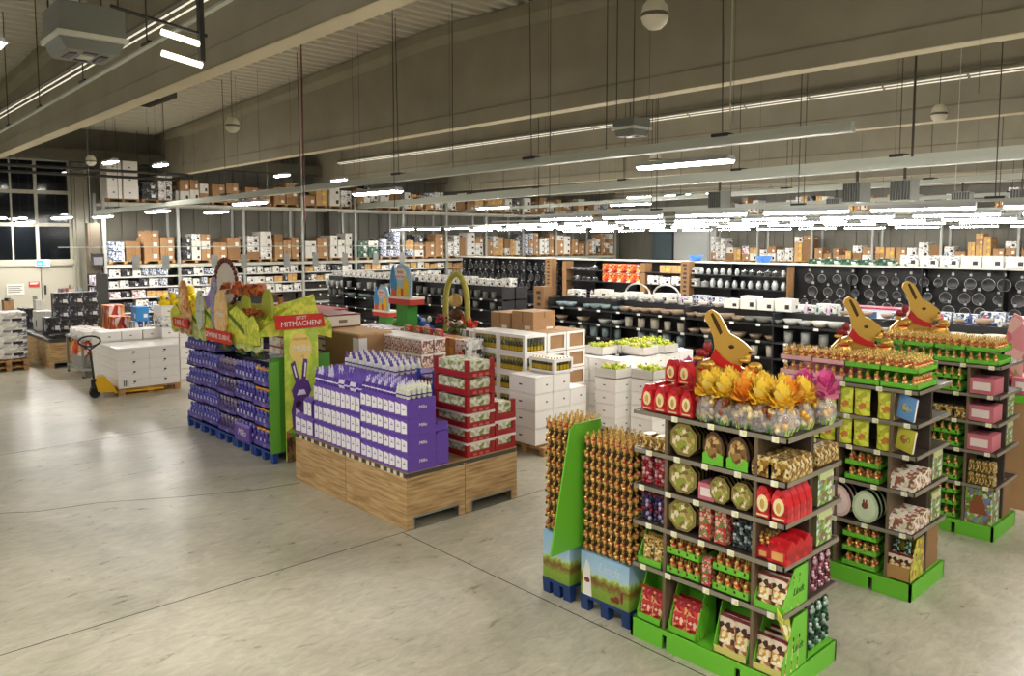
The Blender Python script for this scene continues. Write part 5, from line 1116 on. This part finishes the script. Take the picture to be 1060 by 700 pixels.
# poster wall facing the aisle
t = thing('egg_poster', 'tall yellow-green poster with purple rabbit and yellow egg', 'poster', (4.86, 9.78, .02))
obj('poster_board', MB().box(0, .5, -.02, .0, .0, 1.95), pmat(['c4d84a', 'e4e860', 'a8c838', 'd8e088'], 3, .45, kind='noise'), t)
pts = [(.23+.17*sin(a)*(1-.1*cos(a+pi)), 1.55-.21*cos(a)) for a in [2*pi*k/28 for k in range(28)]]; e = obj('printed_egg', MB().prism(pts, -.028, -.02, 'y'), mat('ecd07a', .45), t)
text('Milka', .13, M_WHITE, e, (.23, -.0295, 1.54), FY, 'logo', .3); text('FANTASIE', .05, mat('c98a4a', .5), e, (.23, -.0295, 1.67), FY, 'lettering'); text('EI', .05, mat('c98a4a', .5), e, (.26, -.0295, 1.43), FY, 'lettering')
pr = obj('printed_rabbit', MB().prism([(.1, .45), (.36, .45), (.38, .7), (.33, .85), (.38, .95), (.34, 1.08), (.3, 1.1), (.33, 1.38), (.27, 1.4), (.24, 1.12), (.2, 1.12), (.14, 1.38), (.08, 1.34), (.15, 1.08), (.09, .97), (.12, .85), (.08, .7)], -.03, -.02, 'y'), mat('5c3a86', .45), t)
obj('white_patches', MB().prism([(.15, 1.15), (.17, 1.15), (.13, 1.32), (.11, 1.3)], -.034, -.03, 'y').prism([(.27, 1.15), (.29, 1.15), (.31, 1.33), (.29, 1.34)], -.034, -.03, 'y').prism([(.13, .5), (.2, .48), (.2, .68), (.14, .72)], -.034, -.03, 'y').prism([(.26, .46), (.34, .5), (.32, .72), (.27, .7)], -.034, -.03, 'y').prism([(.16, .9), (.3, .9), (.27, .97), (.19, .97)], -.034, -.03, 'y'), mat('e8e0ee', .5), pr)
obj('dark_patches', MB().prism([(.18+.05*cos(k), .78+.05*sin(k)) for k in range(6)], -.036, -.034, 'y').prism([(.25, .76), (.33, .74), (.34, .82), (.27, .84)], -.036, -.034, 'y'), mat('241430', .5), pr)
obj('printed_meadow', MB().prism([(0, .3), (.5, .3), (.5, .44), (.38, .5), (.28, .42), (.15, .5), (0, .42)], -.027, -.02, 'y'), pmat(['3f7a2c', '5a9a3a', 'b0603c', '8ab04a'], 16), t)
obj('tree_stump_print', MB().box(0, .46, -.03, -.02, 0, .33), pmat(['5c3a22', '3f2616', '8a6a3c', '2a1a10'], 18, kind='noise', stretch=(1, 1, .3)), t)
t = banner(5.1, 9.73, 1.84, .72, .19, [('MITMACHEN!', .065, .1), ('JETZT', .145, .06)], 0, 'bright red banner calling to join in above the yellow egg poster', face='y')
tag(obj('banner_wing', MB().prism([(0, 0), (.35, -.1), (.35, .12), (.1, .3)], 0, .02, 'y'), P_LEAF, loc=(5.3, 9.88, 1.75)), 'yellow-green pointed board right of the red banner', 'board')
tag(obj('banner_wing', MB().prism([(-.38, -.05), (0, .0), (.6, .1), (.5, .5), (-.1, .36)], 0, .02, 'y'), P_LEAF, loc=(4.9, 9.93, 1.78)), 'yellow-green leaf board behind the red banner', 'board')
# ================================================================== stock between the islands
def stack(x, y, z, dx, dy, hh, nx, ny, nz, kind, lb, grp, drop=None):
    for a in range(nx):
        for b in range(ny):
            for k in range(nz):
                if drop and drop(a, b, k): continue
                if 0 < a < nx-1 and 0 < b and k < nz-1: continue
                CP[kind].put((x+dx*(a+.5), y+dy*(b+.5), z+hh*k), 0, f'{lb}, {ORD[k]} layer up, {ORD[b]} from right, {ORD[a]} deep', grp, (dx*.972, dy*.972, hh*.97))
# white trays with red stripes behind the poster
M_CRM = mat('e4dccb', .5)
for c in range(2):
    for k in range(9):
        t = thing('striped_carton', f'cream carton with dark red edge, {ORD[k]} layer up, {["near","far"][c]} stack behind the poster', 'carton', (6.25, 11.05+c*.7, .14+k*.19), 0, 'cream cartons with dark red edges')
        obj('carton_body', MB().box(0, .6, 0, .68, 0, .165), M_CRM, t); obj('red_edge', MB().box(-.004, .604, -.004, .684, .165, .188), mat('7a2420', .5), t); obj('printed_words', MB().box(-.004, 0, .1, .2, .05, .09).box(-.004, 0, .4, .55, .05, .1).box(.2, .35, -.004, 0, .05, .1), mat('8a6a5c', .5), t)
for k, j in [(k, j) for k in range(8) for j in range(3)]:
    t = thing('striped_carton', f'cream carton with red edge, tall row farther left, {ORD[k]} layer up, {ORD[j]} from right', 'carton', (7.0, 12.7+j*.74, .14+k*.205), 0, 'tall row of cream cartons'); obj('carton_body', MB().box(0, .6, 0, .72, 0, .17), pmat(['ddd4c4', 'c9b8a8', 'a87a6c', 'e8e0d0'], 9), t); obj('red_edge', MB().box(-.004, .604, -.004, .724, .17, .2), mat('8a2c28', .5), t)
PAL.put((6.6, 11.6, 0), 0, 'wooden pallet below the cream cartons'); 
for k in range(3): PAL.put((7.4, 13.1+k*.9-.3, 0), 0, f'wooden pallet below the tall cream row, {ORD[k]} from right')
# big brown box
t = thing('large_carton', 'large brown carton with white sheet and red stripe', 'box', (6.15, 9.98, .98)); obj('carton_body', MB().box(0, .62, 0, 1.0, 0, .64), M_CARD, t)
obj('flap', MB().prism([(.02, .64), (.3, .64), (.29, .67), (.03, .66)], .02, .98, 'y').prism([(.32, .64), (.6, .64), (.6, .67), (.33, .66)], .02, .98, 'y'), M_CARD3, t); obj('white_sheet', MB().box(-.004, 0, .02, .16, .3, .6).box(0, .14, -.004, 0, .3, .6), mat('dcdcd8', .3), t); obj('red_stripe', MB().box(-.004, 0, .05, .3, .14, .23).box(.05, .4, -.004, 0, .14, .23), mat('c9402c', .5), t)
stack(6.15, 9.98, .14, .62, .5, .28, 1, 2, 3, 'brown', 'brown carton below the large box', 'brown cartons below the large box'); PAL.put((6.46, 10.48, 0), 0, 'wooden pallet below the large brown box')
# clear tubs
TUB = P3('sweets_tub', 'tub', MB().box(0, .2, -.12, .12, 0, .19).box(-.006, .206, -.126, .126, .19, .215, 1).box(-.004, 0, -.06, .06, .04, .13, 2).mesh('tub', [pmat(['c9a8a0', 'a87a5c', 'e8d8d0', '7a5a5c', 'd8b898'], 40, .25), mat('e8e2de', .4), pmat(['b89a90', 'e0d0c8', '8a5a4c'], 50)]))
for k in range(2):
    for b in range(5):
        for a in range(2): TUB.put((6.6+a*.23, 9.15+b*.26, 1.18+k*.222), 0, f'clear sweets tub, {ORD[b]} from right, {["lower","upper"][k]} layer, {["front","rear"][a]} row', 'clear sweets tubs')
stack(6.55, 9.0, .14, .6, .65, .345, 1, 2, 3, 'plain white', 'white carton below the sweets tubs', 'white cartons below the sweets tubs'); PAL.put((6.95, 9.65, 0), 0, 'wooden pallet below the sweets tubs')
for k in range(8): R_TUB.put((7.1+.06*(k % 2), 9.3+k*.13, 1.2), 0, f'standing foil-wrapped bar behind the tubs, {ORD[k]} from right', 'foil-wrapped bars behind the tubs', (1, 1, 1.9))
tag(obj('display_plinth', MB().box(0, .4, 0, 1.3, 0, 1.2), M_CARD, loc=(7.02, 9.2, 0)), 'cardboard plinth carrying the foil-wrapped bars', 'display')
# header boards on green posts
def header(x, y, z, s, lb, lb2):
    t = thing('easter_header', lb, 'sign', (x, y, 0)); obj('green_post', MB().box(.02, .3*s, -.2*s, .2*s, 0, z), mat('2f8a24', .5), t)
    obj('red_band', MB().box(-.03, .34*s, -.4*s, .4*s, z, z+.12*s), mat('c4352c', .5), t); obj('scalloped_trim', MB().box(-.035, .345*s, -.41*s, .41*s, z+.12*s, z+.17*s), mat('ead9c8', .5), t)
    pts = [(-.38, .17), (.38, .17), (.4, .45), (.36, .7), (.2, .74), (.1, .86), (-.05, .88), (-.28, .84), (-.4, .6)]
    b = obj('picture_board', MB().prism([(a*s, z+c*s) for a, c in pts], 0, .03, 'x'), mat('9ccbe4', .45), t)
    obj('blue_patch', MB().prism([(s*a, z+s*c) for a, c in ((.12, .3), (.36, .34), (.38, .6), (.3, .82), (.22, .86), (.2, .62), (.14, .5))], -.006, 0, 'x'), mat('3f8fd0', .5), b)
    obj('yellow_patches', MB().prism([(s*a, z+s*c) for a, c in ((-.3, .2), (-.12, .2), (-.1, .48), (-.2, .6), (-.3, .5))], -.008, -.002, 'x').prism([(s*a, z+s*c) for a, c in ((-.02, .2), (.12, .2), (.12, .4), (.0, .42))], -.008, -.002, 'x'), mat('efc020', .5), b)
    obj('red_patches', MB().prism([(s*a, z+s*c) for a, c in ((.16, .18), (.34, .18), (.34, .34), (.16, .32))], -.009, -.003, 'x').prism([(s*a, z+s*c) for a, c in ((-.1, .18), (-.02, .18), (-.02, .36), (-.1, .34))], -.009, -.003, 'x'), mat('d8582c', .5), b)
    obj('white_egg', MB().prism([(s*(-.02+.2*cos(2*pi*k/16)), z+s*(.66+.14*sin(2*pi*k/16))) for k in range(16)], -.01, -.004, 'x'), mat('ead8d4', .5), b)
    for k, q in enumerate((.62, .68)): text('Frohe Ostern' if k == 0 else 'kinder', .06*s if k == 0 else .09*s, mat('b0403c', .5), b, (-.012, -.02*s, z+(.6 if k == 0 else .7)*s), FX, 'lettering')
    for a in range(3):
        CP['pink and white'].put((x+.05+.25*0-.45, y-.36+a*.36, 0.0), 0, f'printed confectionery carton, {ORD[a]} from right, {lb2}', 'printed cartons, '+lb2, (.4, .35, z-.35))
header(7.75, 11.2, 1.93, .8, 'tall blue Easter header board on a green post', 'below the tall blue header'); header(8.8, 13.4, 1.5, .7, 'smaller blue Easter header board farther back', 'below the smaller blue header')
# easter arch
t = thing('easter_arch', 'wicker arch with egg window and red pink flowers', 'decoration', (8.5, 10.6, 0)); mb = MB()
pts = [(0, .3*cos(a), 1.9+.55*sin(a)) for a in [pi*k/12 for k in range(13)]]; mb.path([(0, .3, 1.45)]+pts+[(0, -.3, 1.45)], .05, 8); obj('wicker_hoop', mb, mat('a8a040', .7), t)
obj('base_board', MB().box(-.1, .3, -.4, .4, 1.35, 1.45), mat('6a8a3a', .6), t); obj('pedestal', MB().box(.0, .3, -.3, .1, 0, 1.35), mat('7a4c22', .6), t); obj('nest', MB().ball((-.02, 0, 2.0), .08, .17, .12).ball((0, 0, 1.75), .1, .2, .1, mi=1), [mat('c9a860', .6), mat('5c3a1c', .6)], t)
rr = random.Random(5)
for k, (y, z, c) in enumerate(((.42, 1.65, 'a02038'), (-.42, 1.6, 'c93a1c'), (-.28, 1.66, 'd8482c'), (.3, 1.62, '8c1c4c'), (.1, 1.56, 'c9a090'), (-.08, 1.58, 'd8b8a8'))):
    f = MB()
    for j in range(24): f.ball((rr.uniform(-.07, .07), y+rr.uniform(-.08, .08), z+rr.uniform(-.06, .06)), .028, n=6, k=4)
    obj('flower_bunch', f, mat(c, .6), t)
for k, (x, y, z, c, nm) in enumerate(((8.3, 11.35, 1.3, '2c5a2c', 'dark green wrapped figure'), (8.2, 11.1, 1.35, '2c5ab8', 'blue and white figure'), (8.2, 10.2, 1.3, '4a4a1c', 'dark olive wreath basket'), (8.1, 11.75, 1.3, '7a9a4a', 'green cellophane gift'))):
    t = thing('easter_decoration', f'{nm} beside the wicker arch', 'decoration', (x, y, 0)); mb = MB(); rr = random.Random(k)
    for j in range(30): mb.ball((rr.uniform(-.1, .1), rr.uniform(-.12, .12), z+rr.uniform(0, .32)), .05, n=6, k=4, mi=j % 2)
    obj('decor_body', mb, [mat(c, .5), mat('d8d4cc' if 'blue' in nm else c, .4)], t); obj('stand', MB().box(-.12, .12, -.14, .14, 0, z), M_CARD, t)
for k, (x, y, h_, w_) in enumerate(((8.55, 9.56, .45, .46), (8.55, 9.02, .5, .5))):
    CP['brown'].put((x+.3, y+.02, 1.4), 0, ['plain brown carton, left of the pair before the cardboard post', 'plain brown carton, right of the pair before the cardboard post'][k], None, (.5, w_, h_))
stack(8.6, 8.8, .14, .55, .53, .31, 1, 2, 4, 'white printed', 'printed carton under the brown pair', 'printed cartons under the brown pair'); CP['white printed'].put((8.4, 10.0, 0), 0, 'pale carton left of the brown pair', None, (.4, .4, 1.55))
# colourful boxes near the green bottles
for k, (x, y, z, c) in enumerate(((7.0, 8.95, 1.2, 'e8b04a'), (7.1, 9.3, 1.35, 'd88a5a'), (7.0, 8.6, 1.15, 'c9c0a0'))):
    pass
for a in range(4):
    for k in range(3): CP[['tan', 'red', 'white printed'][(a+k) % 3]].put((7.75, 8.95+a*.3+.4, .6+k*.3), 0, f'colourful grocery box, {ORD[a]} from right, {ORD[k]} layer up', 'colourful grocery boxes', (.35, .29, .298))
tag(obj('display_plinth', MB().box(0, .4, 0, 1.25, 0, .6), M_CARD, loc=(7.55, 9.2, 0)), 'cardboard plinth below the colourful grocery boxes', 'display')
# ---------------- bottle pallet in white window cartons
M_BOT = mat('6a7a1c', .2); BOTM = [mat('4a4c14', .2), mat('c9a820', .4), mat('e0c83a', .4)]
def window_carton(x, y, z, dx, dy, hh, lb, filled=True, grp=None, brown=False):
    t = thing('window_carton', lb, 'carton', (x, y, z), 0, grp); Mw = mat('f0eee8', .5); g = .04
    obj('carton_frame', MB().box(0, .008, 0, dy, 0, g).box(0, .008, 0, dy, hh-g, hh).box(0, .008, 0, g, g, hh-g).box(0, .008, dy-g, dy, g, hh-g).box(.008, dx, 0, .008, 0, g).box(.008, dx, 0, .008, hh-g, hh).box(.008, g+.02, 0, .008, g, hh-g).box(dx-g, dx, 0, .008, g, hh-g).box(.008, dx, .008, dy, 0, .01).box(dx-.01, dx, .008, dy, 0, hh).box(.008, dx, dy-.01, dy, 0, hh), Mw, t)
    obj('carton_lid', MB().box(.0, dx, .0, dy, hh, hh+.008), M_CARD if brown else Mw, t)
    if brown: obj('brown_liner', MB().box(.03, dx-.02, .02, dy-.02, .01, hh-.03), M_CARD, t)
    else:
        mb = MB(); ny = int(dy/.062)
        for b in range(ny): mb.lathe([(.024, 0), (.024, .13), (.01, .17), (.01, .21)], (.045, .04+b*(dy-.08)/(ny-1), .012), 7, 0).lathe([(.025, .03), (.025, .1)], (.045, .04+b*(dy-.08)/(ny-1), .012), 7, 1).lathe([(.0125, .18), (.0125, .215)], (.045, .04+b*(dy-.08)/(ny-1), .012), 7, 2)
        for a in range(1, int(dx/.07)): mb.lathe([(.024, 0), (.024, .13), (.01, .17), (.01, .21)], (.045+a*.068, .04, .012), 7, 0).lathe([(.025, .03), (.025, .1)], (.045+a*.068, .04, .012), 7, 1)
        o = obj('bottle_rows', mb, BOTM, t)
for b in range(2):
    for k in range(5): window_carton(8.0, 8.36+b*.6, .14+k*.296, .46, .585, .285, f'white window carton of green bottles, {ORD[k]} layer up, {["right","left"][b]} column', grp='window cartons of green bottles')
for a in range(2):
    for k in range(5): window_carton(8.48+a*.44, 8.36, .14+k*.296, .42, .585, .285, f'white carton with brown window, {ORD[k]} layer up, {["first","second"][a]} behind the bottles', grp='white cartons with brown windows', brown=True)
PAL.put((8.5, 8.95, 0), 0, 'wooden pallet below the green bottle cartons', None, (1.1, 1.2, 1.1))
stack(7.6, 7.72, .14, .36, .56, .245, 3, 1, 4, 'plain white', 'low white carton in front of the bottles', 'low white cartons before the bottles', drop=lambda a, b, k: a == 2 and k == 3)
window_carton(7.98, 7.73, 1.12, .4, .5, .2, 'open white carton of bottles on the low stack')
PAL.put((8.15, 8.0, 0), pi/2, 'wooden pallet below the low white cartons')
# white cartons topped with greens
for k in range(5):
    for b in range(4):
        if k == 4 and b == 0: continue
        for a in range(1 if b else 2):
            CP['plain white'].put((9.76+a*.4, 7.64+b*.33, .14+k*.2), 0, f'white carton, {ORD[k]} layer up, {ORD[b]} column from right, {["front","rear"][a]}, big white stack', 'cartons of the big white stack', (.385, .318, .191))
for a in range(1, 5):
    for k in range(2, 5): CP['plain white'].put((9.76+a*.4, 7.97, .14+k*.2), 0, f'white carton on the side of the big white stack, {ORD[a]} back, {ORD[k]} layer up', 'side cartons of the big white stack', (.385, .318, .191))
for k in range(3): PAL.put((10.0+k*.83-.0, 8.3, 0), 0, f'wooden pallet below the big white stack, {ORD[k]} from the aisle')
def greens(x, y, z, lb, sd):
    t = thing('flower_carton', lb, 'carton', (x, y, z)); obj('open_carton', MB().box(0, .4, 0, .006, 0, .14).box(0, .4, .394, .4, 0, .14).box(0, .006, 0, .4, 0, .14).box(.394, .4, 0, .4, 0, .14).box(0, .4, 0, .4, 0, .01), mat('d8d4cc', .5), t); rr = random.Random(sd); mb = MB()
    for j in range(60): mb.ball((rr.uniform(.04, .36), rr.uniform(.04, .36), .1+rr.uniform(0, .08)), rr.uniform(.015, .03), n=6, k=4, mi=rr.randrange(3))
    o = obj('small_packs', mb, [mat('b8c83a', .5), mat('8aa02c', .5), mat('e0d84a', .5)], t); o['kind'] = 'stuff'
for k, (x, y) in enumerate(((9.75, 8.35), (10.2, 8.3), (10.6, 8.3), (11.0, 8.2), (10.2, 7.85), (10.7, 7.8))): greens(x, y, 1.14, f'open carton of yellow-green packs, {ORD[k]} on the white stack', k)
for k, (x, y) in enumerate(((8.9, 7.35), (9.2, 6.9))): 
    greens(x, y, .98, ['open carton of yellow-green packs behind the rear bunny tower, left one', 'open carton of packs behind the bunny towers, right one'][k], 20+k); [CP['plain white'].put((x+.2, y+.2, j*.196), 0, f'white carton, {ORD[j]} layer up, {["left","right"][k]} pile behind the towers', 'white carton piles behind the towers', (.4, .4, .19)) for j in range(5)]
# ================================================================== left side of the hall
for k in range(5): collar(4.45, 20.9+k*1.22, 1.35, 1.215, .66, f'oak-look pallet box in the far left row, {ORD[k]} from the near end', near=(k == 0), grp='oak-look pallet boxes at the left', tags=False)
tag(obj('counter_top', MB().box(0, 1.4, 0, 6.15, 0, .03), mat('2c2c2a', .4), loc=(4.43, 20.88, .662)), 'dark worktop over the far left row of pallet boxes', 'worktop')
for a in range(3):
    for k in range(2 if a < 0 else 3): CP['black printed'].put((5.05+a*.34, 22.4, .695+k*.34), 0, f'black appliance box, {ORD[a]} column, {ORD[k]} layer up on the worktop', 'stacked black appliance boxes', (.33, .33, .335))
for k, (x, y, s, kd, lb) in enumerate(((4.7, 22.2, (.34, .4, .42), 'black printed', 'black glossy appliance box near the worktop edge'), (4.75, 23.4, (.34, .5, .5), 'white', 'white appliance behind the black one'), (4.7, 24.6, (.3, .3, .5), 'black printed', 'dark upright appliance box farther back'), (4.72, 25.3, (.3, .3, .46), 'black printed', 'dark appliance box at the far worktop end'), (5.2, 21.5, (.4, .5, .2), 'white', 'pale low box on the worktop corner'), (4.8, 24.0, (.2, .3, .75), 'white', 'white board with small print on the worktop'))):
    CP[kd].put((x+.1, y, .695), 0, lb, None, s)
for k, (x, y) in enumerate(((4.72, 21.2), (5.0, 21.05))):
    t = thing('portable_grill', ['low black table grill, left of two', 'low black table grill, right of two'][k], 'grill', (x, y, .695)); obj('body', MB().prism([(-.13, 0), (.13, 0), (.15, .05), (.1, .09), (-.1, .09), (-.15, .05)], -.17, .17, 'y'), M_BLACK, t); obj('handle', MB().path([(-.15, -.08, .06), (-.19, -.06, .07), (-.19, .06, .07), (-.15, .08, .06)], .01, 6), M_STEEL, t)
# orange-white and blue boxes behind
for k, (x, y, z, s, kd, lb) in enumerate(((6.0, 21.6, 0, (.4, .6, 1.1), 'red', 'red and white printed box stack behind the trolley'), (6.3, 20.9, 0, (.4, .5, 1.0), 'blue and white', 'blue and white boxes beside the red print'), (6.6, 20.2, 0, (.5, .5, .95), 'white printed', 'white printed boxes behind the trolley'), (6.2, 22.8, 0, (.4, .6, 1.3), 'red', 'orange printed boxes near the black stack'), (6.9, 19.6, 0, (.5, .6, .9), 'tan', 'cream and brown box near the rack corner'))):
    CP[kd].put((x+.2, y, z), 0, lb, None, s)
tag(obj('blue_box', carton_mesh(mat('2f86c9', .4), mat('2f86c9', .4), M_WHITE), loc=(6.5, 20.9, 1.008)), 'bright blue square box among the white boxes', 'box').scale = (.3, .4, .36)
# magazine stand beside the column
t = thing('magazine_stand', 'tall rack of purple and white packs before the grey column', 'stand', (6.9, 26.2, 0)); obj('stand_frame', MB().box(0, .35, -.02, 0, 0, 2.0).box(0, .35, .9, .92, 0, 2.0).box(.33, .35, 0, .9, 0, 2.0), M_DARK, t)
for k in range(5):
    s_ = obj('stand_shelf', MB().box(0, .34, 0, .9, .2+k*.36, .22+k*.36), M_GREYM, t)
    for j in range(3): obj('pack', MB().box(.05, .25, .03+j*.3, .3+j*.3, .22+k*.36, .5+k*.36), [pmat(['b8a0b8', 'e0dce4', '5c4a6c', 'd89a9a'], 9), pmat(['c9c4d0', '4a4a5c', 'e8e4ea'], 9)][(j+k) % 2], s_)
t = thing('clutter_display', 'wire stand with small hanging packs left of the column', 'stand', (6.0, 25.4, 0)); obj('pole', MB().tube((0, 0, 0), (0, 0, 1.75), .03), M_GREYM, t); mb = MB(); rr = random.Random(11)
for j in range(40): a = rr.uniform(0, 6.28); mb.box(.25*cos(a)-.05, .25*cos(a)+.05, .25*sin(a)-.05, .25*sin(a)+.05, .8+rr.uniform(0, .8), 1.65, rr.randrange(3))
obj('hanging_packs', mb, [mat('c9b8a8', .5), mat('b04a3c', .5), mat('8a9aa8', .5)], t)
t = thing('dark_wall_monitor', 'small dark monitor on the brown post by the rack', 'monitor', (7.4, 27.7, 2.2)); obj('housing', MB().box(-.18, .18, 0, .1, 0, .42), M_BLACK, t); obj('screen', MB().box(-.14, .14, -.005, 0, .05, .3), mat('6a6a6c', .3), t); obj('bracket', MB().box(-.03, .03, .1, .3, .2, .26), M_DARK, t)
tag(obj('brown_post', MB().box(-.16, .2, 0, .3, 0, 3.6), mat('4f4536', .7), loc=(7.35, 27.95, 0)), 'brown cardboard column between grey column and racks', 'post')
# steel trolley
t = thing('shelf_trolley', 'grey steel shelf trolley with red printed box', 'trolley', (4.64, 18.9, 0))
for a in (0, .62):
    for b in (0, 1.25): obj('leg', MB().box(a, a+.045, b, b+.045, .04, .9), M_GREYM, t); obj('caster', MB().tube((a+.02, b-.005+.01, .03), (a+.02, b+.035, .03), .03, 10), M_BLACK, t)
for z in (.16, .84): obj('shelf', MB().box(0, .665, 0, 1.3, z, z+.03).box(-.004, .67, -.004, 0, z, z+.05).box(-.004, 0, 0, 1.3, z, z+.05), M_STEEL, t)
CP['red'].put((4.86, 19.62, .45), 0, 'red and white printed box in the steel trolley', None, (.3, .8, .37)); tag(obj('trolley_insert', MB().box(0, .4, 0, .9, 0, .26).box(.02, .38, .02, .88, .255, .26), mat('9c9a94', .5), loc=(4.72, 19.15, .19)), 'grey carton under the red printed box in the trolley', 'box')
for k in range(7): CP['plain white'].put((4.85+.3*(k % 2), 19.05+.17*k, .875), rnd.uniform(-.1, .1), f'small white carton on the trolley top, {ORD[k]} from the near end', 'white cartons on the trolley top', (.28, .17, .14))
for k in range(2): CP['white printed'].put((5.0, 19.2+.3*k, .195), 0, ['white box on the trolley floor, near one', 'white box on the trolley floor, far one'][k], None, (.25, .2, .1))
# wrapped white cartons on a pallet
for a in range(2):
    for k in range(4):
        for b in range(2):
            t = thing('white_carton', f'glossy white carton, {["left","right"][a]} column, {ORD[k]} layer up, {["front","back"][b]} pallet row', 'box', (4.61+a*.585, 16.24+b*.6, .146+k*.197), 0, 'glossy white cartons on the front pallet')
            obj('carton_body', MB().prism([(.008, 0), (.572, 0), (.58, .008), (.58, .186), (.572, .194), (.008, .194), (0, .186), (0, .008)], 0, .58, 'y'), mat('f5f1ee', .3), t)
            if b == 0: obj('dark_mark', MB().prism([(.27, .1), (.31, .09), (.33, .12), (.28, .13)], -.002, 0, 'y').box(.25, .3, -.002, 0, .07, .075), M_BLACK, t)
            obj('lid_seam', MB().box(-.001, .581, -.001, .581, .15, .153), mat('b8b2b0', .5), t)
obj_t = tag(obj('barcode_label', MB().box(0, .12, -.003, 0, 0, .15).box(.02, .04, -.004, -.003, .02, .13, 1).box(.055, .07, -.004, -.003, .02, .13, 1).box(.085, .1, -.004, -.003, .02, .13, 1), [M_WHITE, M_DARK], loc=(4.68, 16.236, .17)), 'barcode sticker on the lowest white carton', 'label')
for k in range(2): PAL.put((5.2, 16.65+k*.9-.0, 0), pi/2, ['wooden pallet under the glossy white cartons', 'wooden pallet behind, under more white cartons'][k], None, (1, 1.18, 1.15))
for a in range(3):
    for k in range(5): CP['plain white'].put((4.85+a*.42, 17.75, .146+k*.2), pi/2, f'white carton, {ORD[a]} from left, {ORD[k]} layer up, second pallet', 'white cartons on the second pallet', (.5, .405, .191))
for a in range(3):
    for k in range(4): CP['plain white'].put((4.95+a*.42, 18.4-.1, .0+k*.27), pi/2, f'white carton, {ORD[a]} from left, {ORD[k]} layer up, rear stack', 'white cartons of the rear stack', (.4, .41, .265))
for a in range(2):
    for k in range(7): CP['white printed' if k == 5 else 'plain white'].put((6.0+a*.36, 17.6, .0+k*.235), pi/2, f'white carton of the tall right stack, {["left","right"][a]} column, {ORD[k]} layer up', 'white cartons of the tall right stack', (.5, .34, .225))
for k, (x, y, z, s) in enumerate(((5.95, 17.5, 1.66, 1.2), (6.15, 17.5, 1.68, 1.4), (6.4, 17.5, 1.7, 1.7), (6.55, 17.55, 1.72, 2.0))):
    t = thing('yellow_plush', f'yellow plush toy, {ORD[k]} from the left on the tall white stack', 'toy', (x, y, z), 0, 'yellow plush toys'); obj('body', MB().ball((0, 0, .02), .1*s, .09*s, .065*s, 10, 6).ball((-.03, 0, .11*s), .055*s, n=8, k=6), mat('f2d81c', .8), t); obj('beak', MB().ball((-.06*s, -.05*s, .11*s), .02*s, n=6, k=4), mat('e08a1c', .6), t)
# pallet truck
t = thing('pallet_truck', 'yellow hand pallet truck with black handle', 'pallet truck', (4.25, 16.36, 0)); M_YT = mat('e8b414', .4)
obj('chassis', MB().prism([(.02, .12), (.2, .1), (.34, .1), (.3, .2), (.16, .4), (.04, .42), (-.02, .3)], -.03, .25, 'y'), M_YT, t)
for k in (-.02, .2): obj('fork', MB().box(.3, 1.2, k+.02, k+.1, .06, .1), M_YT, t)
obj('hydraulic_unit', MB().tube((-.02, .11, .1), (-.02, .11, .36), .07, 10).box(-.1, .06, .04, .18, .08, .2), M_BLACK, t)
obj('tiller_bar', MB().tube((-.03, .11, .34), (-.08, .11, .95), .022, 8), M_DARK, t)
pts = [(-.08+.19*cos(a), .11, 1.1+.1*sin(a)) for k, a in enumerate([2*pi*j/14 for j in range(15)])]; mb = MB().path([(x, y, z) for x, y, z in pts], .019, 6); mb.tube((-.08, .11, .93), (.04, .11, 1.02), .014).tube((-.08, .11, .93), (-.2, .11, 1.02), .014); o = obj('handle_loop', mb, M_DARK, t); o.rotation_euler[2] = 0
for b in (.04, .15): obj('steer_wheel', MB().tube((-.03, b, .09), (-.03, b+.05, .09), .09, 16), M_BLACK, t)
o = t; o.rotation_euler[2] = -.15
# left edge: wrapped goods on a pallet
PAL.put((3.65, 21.6, 0), 0, 'wooden pallet at the far left edge'); PAL.put((3.65, 21.6, .14), 0, 'second wooden pallet stacked at the far left edge')
for k in range(4): CP['white printed'].put((3.7, 21.55, .285+k*.27), 0, f'shrink-wrapped pale pack at the left edge, {ORD[k]} layer up', 'shrink-wrapped packs at the left edge', (.7, .8, .265))
CP['brown'].put((4.75, 27.2, .695), 0, 'narrow brown carton before the grey gate', None, (.25, .35, .55)); tag(obj('black_hat_rack', MB().lathe([(.16, 0), (.16, .02), (.08, .03), (.08, .08)], n=12), M_BLACK, loc=(4.75, 27.2, 1.25)), 'black round lid on the narrow brown carton', 'lid')
t = thing('small_notice', 'small white price notice standing on the worktop', 'sign', (5.0, 24.9, 1.2)); obj('notice_board', MB().box(0, .015, -.28, .28, 0, .3), M_WHITE, t); obj('notice_print', MB().box(-.003, 0, -.18, .18, .06, .13), M_DARK, t); obj('notice_pole', MB().box(.0, .015, -.01, .01, -.5, 0), M_DARK, t)
for P in PROTOS: P.done()
